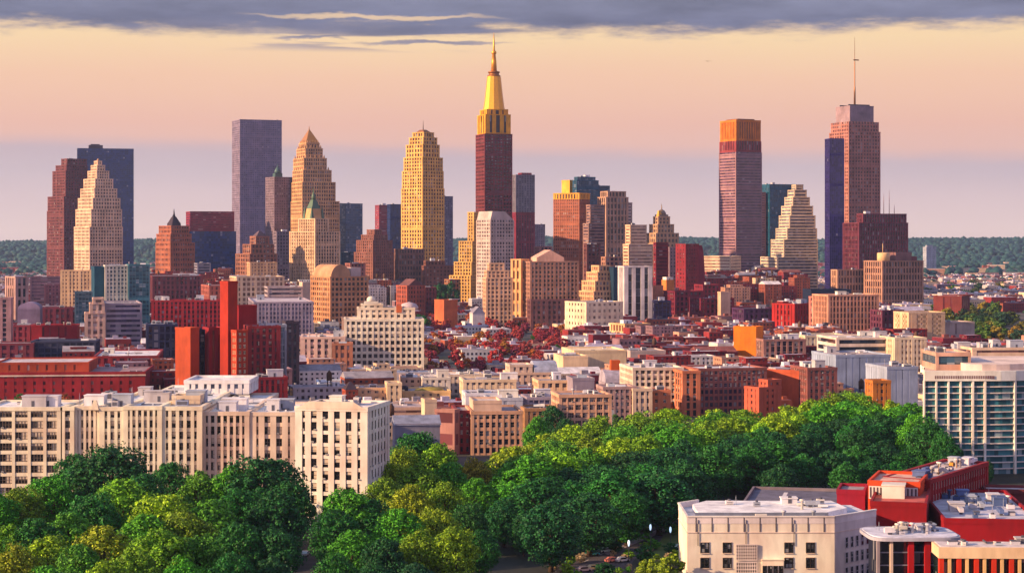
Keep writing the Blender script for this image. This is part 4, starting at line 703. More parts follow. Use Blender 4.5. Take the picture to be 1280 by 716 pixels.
T('brick_terrace', 'long brown brick apartment terrace with white roof machinery', 985, [(872, 874, 957, 463)], style('grid', (156, 96, 88), (46, 42, 66), 2.6, 3.3, .34, .36), 'the long brick terrace', th=14, dmin=26, junk=14, win=WN(100, 1, (186, 160, 156)), roof=(206, 206, 216))
T('grey_curved_hall', 'low hall with pale curved roof behind white loft', 1330, [(783, 788, 832, 440)], style('plain', (190, 172, 166)), 'the pale curved hall', th=10, dmin=30, junk=5)
T('blue_roof_hall', 'low brick hall with dark blue roof', 1380, [(828, 832, 862, 436)], S(BRICK, wall=(130, 66, 70), glass=(100, 50, 64)), 'the blue roofed hall', th=10, dmin=30, junk=1, roof=(64, 84, 116))
T('round_cream_church', 'sunlit cream and orange block at the foot of striped tower', 1640, [(763, 781, 812, 406)], S(CREAM, wall=(232, 180, 132), glass=(150, 100, 80), bay=5, floor=9), 'the sunlit cream block', th=30, junk=4)
# ------------------------------------------------------------------ east side
T('orange_wall_office', 'office with flat orange side wall and dark pier windows', 1290, [(917, 945, 954, 410)], style('grid', (224, 120, 26), (60, 44, 62), 3.2, 3.6, .92, .9, .04, .03), 'the orange wall office', th=60, junk=4)
T('pier_window_office', 'brown office with slender piers right of orange wall', 1275, [(953, 955, 1006, 426)], style('ribs', (166, 122, 116), (52, 40, 56), 4, 4, .35, .15, .6, .2), 'the brown pier office', th=10, dmin=30, junk=8, win=WN(80), roof=(196, 190, 204))
T('white_dot_office', 'white block with paired small dark windows', 1340, [(1004, 1007, 1062, 421)], style('grid', (240, 216, 182), (70, 56, 60), 3.6, 4.4, .5, .52), 'the white paired window block', th=12, dmin=30, junk=5, win=WN(100))
T('orange_brick_block', 'orange brick block with blank sunlit gable wall', 1000, [(973, 1006, 1010, 466)], style('plain', (196, 92, 60)), 'the orange gable block', th=60, junk=3, dmin=34)
T('brown_brick_wing', 'brown brick wing with windows right of the orange gable', 990, [(1007, 1010, 1045, 462)], style('grid', (140, 84, 80), (56, 48, 66), 3, 3.4, .4, .42), 'the brown brick wing', th=12, dmin=24, junk=7, win=WN(70), roof=(206, 204, 214))
T('stepped_brick_row', 'orange red brick row stepping down to the treetops', 960, [(932, 949, 975, 486), (950, 960, 975, 477)], style('grid', (184, 92, 70), (90, 52, 56), 3.6, 3.4, .6, .5), 'the stepped orange row', th=30, junk=1, cat='house')
T('blue_panel_hall', 'hall clad in pale blue grey panels above the treetops', 1040, [(1042, 1045, 1113, 446)], style('ribs', (150, 164, 190), (138, 152, 180), 4, 20, .8, .05, .1, .05), 'the blue panel hall', th=10, dmin=40, junk=6, roof=(176, 160, 156))
T('blue_panel_annex', 'lower blue grey panel annex with dark roof plant', 960, [(1106, 1109, 1147, 461)], style('ribs', (160, 172, 196), (146, 158, 184), 3.4, 20, .8, .05, .1, .05), 'the blue panel annex', th=10, dmin=30, junk=5)
T('ochre_house', 'small ochre house with dark windows beside the panel annex', 935, [(1090, 1092, 1112, 478)], style('grid', (196, 122, 56), (46, 40, 52), 3, 3.4, .5, .5), 'the ochre house', th=10, dmin=10, junk=1, win=WN(20), cat='house')
T('long_glass_office', 'white office with one long dark window band', 1190, [(1043, 1046, 1119, 424)], style('bands', (222, 204, 190), (24, 40, 60), 5, 5.2, .3, .42, .4, .3), 'the dark band office', th=8, dmin=40, junk=8, roof=(226, 220, 220))
T('cream_grid_office', 'cream gridded office right of dark band office', 1180, [(1117, 1119, 1157, 424)], style('grid', (236, 208, 176), (160, 128, 110), 3, 3.6, .5, .5), 'the cream grid office', th=10, dmin=30, junk=5)
T('long_pavilion', 'long cream low pavilion behind the curved glass office', 1010, [(1213, 1216, 1292, 437)], style('bands', (232, 196, 168), (150, 110, 104), 5, 4, .4, .6), 'the long cream pavilion', th=6, dmin=20, junk=9)
T('dark_plant_block', 'dark roof plant block left of the long cream pavilion', 1020, [(1180, 1183, 1219, 439)], style('glass', (90, 86, 100), (70, 66, 84), 3, 3, .3, .3), 'the dark plant block', th=6, dmin=18, junk=5)
# curved glass office
def curved_office():
    D = 735; x0 = tx(1155) * D; t = thing('curved_glass_office', 'curved glass office with white piers and cream fascia at frame edge', 'building', (x0, D, 0), 0)
    NAMED.append((1215, D, 'the curved glass office')); FOOT.append((x0 + 28, D + 25, 42))
    wm = wall_mat((244, 232, 216)); gm = glass_mat((44, 104, 116), .05, (1.6, 2.4), .2); W = tx(1231) * D - x0
    ztop = zat(476, D); pts = [(i * W / 5, 0.0) for i in range(5)]
    r = 46; cx, cy = W, r
    arc = [(cx + r * math.sin(a), cy - r * math.cos(a)) for a in [R(k * 7.5) for k in range(13)]]
    front = pts + arc; poly = front + [(front[-1][0], 58), (13.5, 58)]
    m = MB(); m.prism([(x * .999 + .03, y + .35) for x, y in poly], -.5, ztop); w = m.build('wall', gm, t); w.name = 'glazing'
    n = 15; fh = (ztop + .5) / n
    for j in range(n):
        m = MB(); z = -.5 + j * fh
        for (xa, ya), (xb, yb) in zip(front, front[1:]):
            ux, uy = xb - xa, yb - ya; l = math.hypot(ux, uy); nx, ny = uy / l * .35, -ux / l * .35
            m.prism([(xa + nx * .8, ya + ny * .8), (xb + nx * .8, yb + ny * .8), (xb - nx * 1.3, yb - ny * 1.3), (xa - nx * 1.3, ya - ny * 1.3)], z, z + fh * .16)
        m.build('spandrel', wall_mat((224, 214, 208)), t)
    for k, (x, y) in enumerate(front):
        a = 0 if k < 5 else R((k - 5) * 7.5); nx, ny = math.sin(a), -math.cos(a)
        if k >= 5 and (k - 5) % 2: continue
        m = MB(); hw = .3 if k < 4 else .4; tx_, ty_ = -ny, nx
        m.prism([(x + nx * .7 - tx_ * hw, y + ny * .7 - ty_ * hw), (x + nx * .7 + tx_ * hw, y + ny * .7 + ty_ * hw), (x - nx * .6 + tx_ * hw, y - ny * .6 + ty_ * hw), (x - nx * .6 - tx_ * hw, y - ny * .6 - ty_ * hw)], -.5, ztop + .2); m.build('pier', wm, t)
    for k in range(4):      # thin mullions between piers
        pass
    m = MB()
    o = .9
    for (xa, ya), (xb, yb) in zip(front, front[1:]):
        ux, uy = xb - xa, yb - ya; l = math.hypot(ux, uy); nx, ny = uy / l * o, -ux / l * o
        m.prism([(xa + nx, ya + ny), (xb + nx, yb + ny), (xb - nx, yb - ny), (xa - nx, ya - ny)], ztop + .05, ztop + 3.9)
    m.build('fascia', wm, t)
    for k in range(34):
        m = MB(); x = 4 + k * .68; m.box(x, x + .4, -o - .05, -o + .05, ztop + .9, ztop + 2.1); m.build('lettering_bar', wall_mat((120, 86, 84)), t)  # plain bars added in place of unreadable lettering
    m = MB(); m.prism([(x, y + .6) for x, y in poly], ztop + .5, ztop + 3.2); m.build('roof', roof_mat((216, 190, 170)), t)
    block(t, (8, W * .9, 14, 40, ztop + 3.1, ztop + 9), style('bands', (196, 156, 138), (52, 80, 100), 3, 6, .2, .4, .3, .2), 'setback_storey', roof=(206, 186, 176))
    m = MB(); m.prism([(x * .93 + 1.5, y * .93 + 3.5) for x, y in arc] + [(W + 36, 56), (W - 6, 56), (W - 6, 6)], ztop + 3.1, ztop + 6.2); m.build('drum_storey', wall_mat((226, 206, 196)), t)
    clutter(t, (4, W * .6, 12, 34, ztop + 9.2), 6, 91)
curved_office()
# ------------------------------------------------------------------ the near cream buildings
D = 670
def cream_long():
    X0 = tx(-22) * D; t = thing('long_cream_office', 'long cream pier faced office with white flat roof, trees before it', 'building', (X0, D, 0), 0)
    NAMED.append((180, D, 'the long cream office')); zt = zat(512, D); u = D / F
    wm = (248, 222, 196); win = dict(max=100, div=4, frame=(96, 84, 76))
    st = style('grid', wm, (34, 34, 36), 5.2, 4.1, .2, .32, .5, .3)
    st2 = style('ribs', wm, (44, 40, 42), 3.0, 4.1, .5, .34, .8, .3)
    sa = S(st2, bay=1.9, pier=.42, span=.3)
    segs = [(0, 98 * u, st, 4, 0, 30, 0), (98 * u, 112 * u, S(st2, bay=2.2), 1, .3, 44, .1), (112 * u, 146 * u, S(st2, bay=1.9, wall=(246, 220, 196)), 1, 1.2, 52, .25), (146 * u, 176 * u, S(sa, bay=2.4), 1, .4, 74, 0), (176 * u, 222 * u, S(st2, bay=2.1, pier=.42), 1, .0, 96, .35), (222 * u, 272 * u, S(st2, bay=2.5, pier=.44), 1, .4, 116, .15),
            (272 * u, 330 * u, S(sa, bay=2.1, wall=(236, 204, 182), pier=.42), 1, 2.2, 84, -1.8), (330 * u, 392 * u, S(st2, bay=4.6, wall=(238, 206, 184), pier=.5), 2, 2.6, 44, -2.0)]
    for i, (a, b, s, dv, off, dep, dz) in enumerate(segs):
        block(t, (a + (.9 if i else 0), b, off, dep, -.5, zt + dz), s, 'wing', faces='F', roof=(240, 236, 238), win=dict(ac=1, max=40, div=dv, frame=(120, 104, 94)), par=1.0)
        for k in range((10, 3, 5, 8, 12, 16, 14, 9)[i]):
            clutter(t, (a + 2, max(a + 5, b - 6), off + 4, dep - 6, zt + dz + .3), 1, 700 + 50 * i + k, 1.0, PALE + [(246, 242, 244), (240, 236, 240), (150, 160, 186)])
    z = zt + .3
    block(t, (60, 84, 66, 92, z - .1, z + 4.2), style('grid', (236, 230, 232), (90, 100, 124), 3, 4.3, .5, .5), 'roof_house', roof=(244, 240, 244))
    block(t, (64, 74, 14, 24, z - .1, z + 2.5), style('plain', (232, 206, 176)), 'stair_head', roof=(240, 230, 220))
    m = MB(); m.frustum(38 * 1.0, 41, -.9, 1.5, zt, zt + 3.4, .3); m.build('gable_finial', wall_mat(wm), t)
    for k in range(6): FOOT.append((X0 + 10 + k * 18, D + 25, 24)); FOOT.append((X0 + 10 + k * 18, D + 60, 24)); FOOT.append((X0 + 10 + k * 18, D + 95, 24))
cream_long()
D = 590
a = tower('white_office_tower', 'white pier faced office tower rising from the trees, dark windows', D, 78, [(371, 458, 485, 513)], style('ribs', (250, 226, 212), (26, 24, 30), 3.7, 3.75, .5, .3, .45, .22), phrase='the white pier tower', dmin=22, wmin=20, junk=0, win=dict(ac=1, max=160, div=1, frame=(60, 50, 50)), roof=(216, 206, 206))
b = a['boxes'][0]; t = a['t']
m = MB(); m.poly([(b[0] - .7, b[2] - .1, b[5] + .3), (b[0] - .7, b[3] + .1, b[5] + .3), (b[0] - .7, b[3] - 4, b[5] + 2.6), (b[0] - .7, b[2] + 4, b[5] + 2.6), (b[0] + .5, b[2] - .1, b[5] + .3), (b[0] + .5, b[3] + .1, b[5] + .3), (b[0] + .5, b[3] - 4, b[5] + 2.6), (b[0] + .5, b[2] + 4, b[5] + 2.6)], [(0, 3, 2, 1), (4, 5, 6, 7), (0, 1, 5, 4), (1, 2, 6, 5), (2, 3, 7, 6), (3, 0, 4, 7)]); m.build('gable_parapet', wall_mat((240, 212, 194)), t)
for k in range(12): clutter(t, (b[0] + 2, b[1] - 4, b[2] + 2, b[3] - 4, b[5] + .3), 1, 300 + k, .8)
# ------------------------------------------------------------------ bottom right cluster
def cube_office():
    D = 505; X0 = tx(859) * D; W = tx(1043) * D - X0; u = W / 184
    t = thing('white_render_office', 'white render office with flat white roof deck and sparse dark windows', 'building', (X0, D, 0)); NAMED.append((970, D, 'the white render office'))
    for k in range(4): FOOT.append((X0 + 6 + 10 * k, D + 16, 18))
    WM = wall_mat((248, 222, 202)); SHADED = wall_mat((214, 200, 196)); gm = glass_mat((22, 30, 34), .08, (.8, 1.1), .2); fm = wall_mat((52, 46, 44)); sl_ = wall_mat((214, 190, 170))
    zt = zat(653, D); ex, ey = tx(1095) * (D + 13) - X0, 13.0
    plan = [(0, 0), (W, 0), (ex, ey), (ex - 3, 32), (6, 32), (0, 26)]
    m = MB(); m.prism(plan, -.5, zt); m.build('wall', WM, t)
    def along(p, q, off, a, b): # strip of plan along edge p-q
        l = math.hypot(q[0] - p[0], q[1] - p[1]); ux, uy = (q[0] - p[0]) / l, (q[1] - p[1]) / l; nx, ny = uy, -ux
        return [(p[0] + ux * a + nx * off, p[1] + uy * a + ny * off), (p[0] + ux * b + nx * off, p[1] + uy * b + ny * off), (p[0] + ux * b - nx * .35, p[1] + uy * b - ny * .35), (p[0] + ux * a - nx * .35, p[1] + uy * a - ny * .35)], l
    for p, q in ((plan[0], plan[1]), (plan[1], plan[2]), (plan[4], plan[5]), (plan[5], plan[0])):
        l = math.hypot(q[0] - p[0], q[1] - p[1])
        for za, zb, off, c in ((zt - .2, zt + 1.5, .1, (226, 214, 212)), (zt + 1.5, zt + 1.85, .3, (236, 222, 214)), (zt - 2.7, zt - 2.45, .16, (222, 200, 186))):
            pl, _ = along(p, q, off, 0, l); m = MB(); m.prism(pl, za, zb); m.build('parapet' if za > zt - 1 else 'cornice', wall_mat(c), t)
    pl, l = along(plan[1], plan[2], .07, .1, math.hypot(plan[2][0] - plan[1][0], plan[2][1] - plan[1][1]) - .1); m = MB(); m.prism(pl, -.5, zt - .25); m.build('side_wall', SHADED, t)  # greyer copy of the render, the side's shade put into its colour
    def win(px, py, wpx, hpx, frame=fm):
        wv, hv = wpx * u, hpx * D / F; zc = zat(py, D); pm, fr, _, _ = window_mesh(wv, hv, gm, frame, 2); o = link('window', pm, t, ((px - 859) * u, 0, zc - hv / 2)); link('frame', fr, o)
        s_ = MB(); s_.box(-wv / 2 - .15, wv / 2 + .15, -.3, 0, -.2, -.02); s_.build('sill', sl_, o)
        b_ = MB(); b_.box(-wv / 2 - .02, wv / 2 + .02, -.2, .0, hv, hv + .14); b_.build('lintel', sl_, o)
    for px in (881, 909, 986, 1013):
        for py in (684, 703, 723): win(px, py, 10.5, 13)
    for k in range(9):
        m = MB(); x = W * (k + .55) / 9.2; m.box(x - .14, x + .14, -.14, .02, zt - 2.4, zt + 1.5); m.build('panel_joint', wall_mat((84, 76, 84)), t)
        if k % 3 == 0: m = MB(); m.lathe(x + .5, -.22, [(.09, zt - 6), (.09, zt + .8)], 6); m.build('downpipe', wall_mat((76, 70, 80)), t)
    def screen(pa, pb, ya, yb):
        m = MB(); A, B = (pa - 859) * u, (pb - 859) * u; zb, z1 = zat(yb, D), zat(ya, D); n = 9
        for i in range(n + 1): x = A + (B - A) * i / n; m.box(x - .12, x + .12, -.5, -.3, zb, z1)
        for i in range(6): z = zb + (z1 - zb) * i / 5; m.box(A, B, -.55, -.25, z - .12, z + .12)
        m.build('lattice_screen', wall_mat((220, 204, 196)), t)
        m = MB(); m.box(A + .2, B - .2, -.2, .05, zb, z1); m.build('screen_shade', wall_mat((40, 34, 48)), t)  # dark panel on the wall, shade of a recess put into its colour
    screen(920, 946, 680, 699); screen(920, 946, 702, 724)
    m = MB(); A, B = (952 - 859) * u, (979 - 859) * u; m.box(A, B, -.9, .05, zat(724, D), zat(699, D)); m.box(A - .2, B + .2, -1.1, .05, zat(699, D), zat(698, D)); m.build('bay_window', wall_mat((236, 208, 184)), t)
    for i in range(4):
        x = A + (B - A) * (i + .5) / 4; pm, fr, _, _ = window_mesh(1.0, 3.0, gm, fm, 1); o = link('window', pm, t, (x, -.9, zat(720, D))); link('frame', fr, o)
    an = math.atan2(plan[2][1], plan[2][0] - W); g2 = glass_mat((30, 40, 60), .08, (.8, 1.1), .2)
    for i in range(6):
        for j in range(3):
            a = l * (.28 + i * .125); pm, fr, _, _ = window_mesh(1.25, 3.0, g2, wall_mat((200, 190, 196)), 1)
            o = link('window', pm, t, (W + math.cos(an) * a + math.sin(an) * .07, math.sin(an) * a - math.cos(an) * .07, zt - 7.3 - j * 4.0), an); link('frame', fr, o)
    m = MB(); m.prism([(.6, .6), (W - .3, .6), (ex - .8, ey), (ex - 3.6, 31.4), (6.3, 31.4), (.6, 25.7)], zt, zt + .35); m.build('roof', roof_mat((206, 206, 214)), t)
    m = MB(); m.prism([(3.5, 5), (W - 2, 5), (W + 6, 15), (W + 4, 29), (8, 29), (3.5, 22)], zt + .3, zt + 1.9); m.build('roof_deck', roof_mat((240, 238, 246)), t)
    m = MB(); m.box(2.4, W - 1, 3.4, 3.7, zt + .3, zt + 2.2); m.build('roof_rail', wall_mat((120, 128, 146)), t)
    for k in range(12): clutter(t, (6, W, 9, 24, zt + 1.95), 1, 820 + k, .5)
    for k in range(5): clutter(t, (6, W, 1.0, 2.4, zt + .35), 1, 860 + k, .3)
cube_office()
D = 575
T('grey_roof_wing', 'low wing with dark grey flat roof behind the white render office', 548, [(934, 1056, 1060, 641)], style('plain', (120, 110, 118)), 'the grey roof wing', th=78, junk=1, roof=(96, 94, 110), dmin=30, wmin=46)
def red_complex():
    D = 560; th = 30
    # long ribbed red house, seen at its corner
    a = tower('red_ribbed_hall', 'dark red ribbed hall with rows of small windows and littered roof', D, 58, [(1106, 1161, 1233, 603)], style('ribs', (150, 38, 42), (66, 28, 40), 2.3, 3.6, .42, .34, .5, .25), phrase='the red ribbed hall', junk=0, roof=(206, 190, 186), win=dict(max=100, div=1, frame=(240, 214, 206)), par=1.0)
    t = a['t']; b = a['boxes'][0]
    for k in range(30): clutter(t, (b[0] + 2, b[1] - 4, b[2] + 2, b[3] - 4, b[5] + .3), 1, 410 + k, .6, PALE + [(222, 150, 60), (90, 110, 160)])
    # orange front block with white panels
    a = tower('orange_red_pavilion', 'orange red pavilion with white signless panels before ribbed hall', 548, 72, [(1085, 1150, 1161, 607)], style('plain', (214, 74, 34)), phrase='the orange red pavilion', junk=0, roof=(214, 170, 150), dmin=8)
    t = a['t']; b = a['boxes'][0]; L = b[3] - b[2]; x = b[0]
    for (f0, f1, za, zb_, c) in ((.02, .42, .5, 4.2, (222, 212, 206)), (.5, .62, 1.0, 4.6, (226, 190, 130)), (.66, .96, .6, 3.4, (222, 216, 220)), (.08, .34, 5.4, 7.2, (232, 222, 214)), (.7, .9, 5.0, 7.0, (210, 206, 214))):
        m = MB(); ya, yb = b[3] - L * f1, b[3] - L * f0; zt = b[5] - za; zz = b[5] - zb_; m.box(x - .35, x + .02, ya, yb, zz, zt)
        n = max(2, int((yb - ya) / .9))
        for i in range(n): y = ya + (yb - ya) * (i + .5) / n; m.box(x - .45, x - .33, y - .22, y + .22, zz + .4, zt - .3, 1)
        m.build('screen_panel', [wall_mat(c), wall_mat((86, 70, 80))], t)
    a = tower('red_front_wall_block', 'low crimson walled block in front of the orange pavilion', 528, 76, [(1088, 1158, 1164, 633)], style('plain', (136, 14, 26)), phrase='the crimson walled block', junk=3, roof=(190, 90, 80), dmin=12)
    tower('magenta_end_block', 'small magenta red end block beside the grey roof wing', 556, 76, [(1046, 1081, 1085, 617)], style('plain', (150, 26, 52)), phrase='the magenta end block', junk=2, dmin=8)
    a = tower('red_parapet_hall', 'low hall with plain red parapet and heavily littered grey roof', 520, 84, [(1180, 1300, 1304, 654)], style('plain', (140, 16, 28)), phrase='the red parapet hall', junk=0, roof=(190, 190, 204), wmin=62)
    t = a['t']; b = a['boxes'][0]
    for k in range(44): clutter(t, (b[0] + 2, b[1] - 5, b[2] + 2, b[3] - 5, b[5] + .3), 1, 520 + k, .6, PALE + [(96, 118, 168), (70, 90, 130)])
    tower('purple_back_wall_block', 'low purple brown block behind the littered red hall', 600, 80, [(1228, 1300, 1304, 611)], style('plain', (120, 60, 62)), phrase='the purple back block', junk=3, roof=(196, 186, 190))
    # pavilion with round white canopy and red columns
    D2 = 478; X0 = tx(1096) * D2; t = thing('canopy_pavilion', 'glazed pavilion under round edged white canopy with red columns', 'pavilion', (X0, D2, 0), R(2))
    zt = zat(676, D2); W = (1200 - 1096) * D2 / F
    m = MB(); pts = [(W * .5 + W * .56 * math.copysign(abs(math.cos(a)) ** .3, math.cos(a)), 9 + 9.6 * math.copysign(abs(math.sin(a)) ** .42, math.sin(a))) for a in [2 * math.pi * k / 40 for k in range(40)]]
    m.prism(pts, zt, zt + .8); m.build('canopy', wall_mat((176, 176, 190)), t)
    m = MB(); m.prism([(W * .5 + (x - W * .5) * .95, 9 + (y - 9) * .93) for x, y in pts], zt + .8, zt + 1.0); m.build('roof', roof_mat((206, 208, 222)), t)
    m = MB(); m.box(.8, W - .8, 1.2, 13, -.5, zt); m.build('glazing', glass_mat((14, 22, 34), .06, (1.4, 3), .2), t)
    for k, (fx, c) in enumerate(((.04, (150, 140, 146)), (.2, (206, 186, 170)), (.42, (170, 22, 30)), (.62, (170, 22, 30)), (.82, (170, 22, 30)))):
        m = MB(); m.box(W * fx - .7, W * fx + .7 if k > 1 else W * fx, .2, 1.3, -.5, zt); m.build('column', wall_mat(c), t)
    for k in range(4):
        m = MB(); m.box(.9, W - .9, 1.0, 1.2, 2 + k * 3.2, 2.3 + k * 3.2); m.build('rail', wall_mat((120, 126, 140)), t)
    for k in range(26): clutter(t, (2, W - 4, 2, 15, zt + .95), 1, 610 + k, .4, PALE + [(110, 130, 170)])
    FOOT.append((X0 + W / 2, D2 + 7, 14))
    D3 = 462; X0 = tx(1173) * D3; t = thing('colonnade_building', 'low cream building with alternating red and cream columns', 'building', (X0, D3, 0), R(-2)); zt = zat(697, D3); W = 27
    m = MB(); m.box(0, W, -.4, 9, zt, zt + 2.6); m.build('fascia', wall_mat((240, 200, 160)), t)
    m = MB(); m.box(.6, W - .6, .4, 8.4, zt + 2.5, zt + 2.75); m.build('roof', roof_mat((206, 196, 196)), t)
    m = MB(); m.box(.5, W - .5, 1.4, 9, -.5, zt); m.build('glazing', glass_mat((22, 36, 34), .06, (1.4, 3), .2), t)
    for k in range(12):
        m = MB(); x = .2 + k * 2.1; w = 1.1 if k % 2 == 0 else .75; m.box(x, x + w, -.2, 1.5, -.5, zt - .01); m.build('column', wall_mat((206, 52, 26) if k % 2 == 0 else (238, 190, 130)), t)
    for k in range(9): clutter(t, (2, W - 4, 1, 6, zt + 2.7), 1, 650 + k, .4)
    FOOT.append((X0 + W / 2, D3 + 5, 14))
red_complex()
# ------------------------------------------------------------------ ground, park floor, street, hills
def ground_material():
    m, nt, b = nodes('ground'); N = nt.nodes; L = nt.links; tc = N.new('ShaderNodeTexCoord')
    n = N.new('ShaderNodeTexNoise'); n.inputs['Scale'].default_value = .012; n.inputs['Detail'].default_value = 8; n.inputs['Roughness'].default_value = .7
    L.new(tc.outputs['Object'], n.inputs[0]); r = N.new('ShaderNodeValToRGB'); e = r.color_ramp.elements
    e[0].position = .36; e[0].color = (.022, .035, .016, 1); e[1].position = .64; e[1].color = (.12, .09, .085, 1); k = e.new(.5); k.color = (.05, .05, .045, 1)
    L.new(n.outputs[0], r.inputs[0]); L.new(r.outputs[0], b.inputs['Base Color']); b.inputs['Roughness'].default_value = .9; return m
def sheet(name, pts, z, mat):
    m = MB(); m.poly([(x, y, z) for x, y in pts], [tuple(range(len(pts)))]); o = m.build(name, mat); o['kind'] = 'structure'; return o
m = MB(); m.poly([(-9000, -300, 0), (9000, -300, 0), (14000, 20000, 0), (-14000, 20000, 0)], [(0, 1, 2, 3)]); g = m.build('ground', ground_material()); g['kind'] = 'structure'
sheet('park_floor', [(-210, 330), (40, 330), (60, 520), (110, 600), (250, 690), (260, 850), (120, 860), (0, 780), (-20, 660), (-210, 640)], .02, roof_mat((34, 38, 26)))
P = lambda px, py: (tx(px) * (214920 / (py - 300)), 214920 / (py - 300))
road = [P(690, 716), P(760, 680), P(850, 648), P(905, 632), P(925, 634), P(880, 655), P(800, 690), P(770, 730)]
sheet('street', road, .03, roof_mat((70, 66, 74)))
sheet('street', [(-64, 470), (-54, 470), (-53, 600), (-62, 600)], .03, roof_mat((60, 58, 64)))
sheet('pavement', [P(752, 690), P(842, 655), P(848, 657), P(760, 694)], .16, wall_mat((150, 140, 146)))
for k in range(7):
    a, b = P(706 + k * 22, 712 - k * 9.5), P(714 + k * 22, 708.5 - k * 9.5); sheet('lane_marking', [(a[0] - .1, a[1]), (a[0] + .1, a[1]), (b[0] + .1, b[1]), (b[0] - .1, b[1])], .036, wall_mat((220, 216, 210)))
sheet('lawn', [P(830, 668), P(858, 655), P(862, 700), P(800, 716)], .034, roof_mat((86, 104, 40)))
def hills():
    q = np.random.default_rng(4); nx, ny = 220, 26
    X = np.linspace(-3800, 3800, nx); Y = np.linspace(6600, 10200, ny); vs = []; 
    def h(x, y):
        u = (y - 6600) / 2400; base = max(0, min(1, u)); base = base * base * (3 - 2 * base)
        return base * (84 + 7 * math.sin(x / 900 + 1) + 5 * math.sin(x / 310 + .4) + 4 * math.sin(x / 1700 + y / 800)) - 2
    vs = [(x, y, h(x, y)) for y in Y for x in X]
    fs = [(j * nx + i, j * nx + i + 1, (j + 1) * nx + i + 1, (j + 1) * nx + i) for j in range(ny - 1) for i in range(nx - 1)]
    m = MB(); m.poly(vs, fs, 0, True); o = m.build('hills', roof_mat((34, 50, 30))); o['kind'] = 'structure'
    # the far wood on them
    ico = []; 
    import bmesh
    bm = bmesh.new(); bmesh.ops.create_icosphere(bm, subdivisions=1, radius=1); iv = np.array([v.co[:] for v in bm.verts]); jf = np.array([[v.index for v in f.verts] for f in bm.faces]); bm.free()
    r = random.Random(8); V = []; Fc = []; k = 0
    while k < 10500:
        x = r.uniform(-2700, 2700); y = r.uniform(3700, 9300) if k % 3 else r.choice([r.uniform(8000, 9300), r.uniform(3000, 6600)])
        if abs(x) > .29 * y or (y < 3700 and x < .205 * y): continue
        if y < 6600 and math.sin(x / 170 + y / 260) + math.sin(x / 90 - y / 330) < (.0 if x > .2 * y or x < -.24 * y else .45): continue
        s = r.uniform(8, 15); z = (h(x, y) if y > 6600 else 0) + s * .45
        V.append(iv * np.array([s * r.uniform(.8, 1.5), s, s * r.uniform(.7, 1.1)]) * q.uniform(.8, 1.2, (len(iv), 1)) + np.array([x, y, z])); Fc.append(jf + k * len(iv)); k += 1
    V = np.concatenate(V); Fc = np.concatenate(Fc)
    me = bpy.data.meshes.new('far_forest'); me.from_pydata(V.tolist(), [], Fc.tolist()); me.materials.append(FAR_LEAF); me.polygons.foreach_set('use_smooth', np.ones(len(me.polygons), dtype=bool))
    o = link('far_forest', me); o['kind'] = 'stuff'; o['label'] = 'far wooded hills and tree belts on the horizon'; o.color = (.018, .075, .09, 1)  # bluish leaf colour has the distant haze put into it
hills()
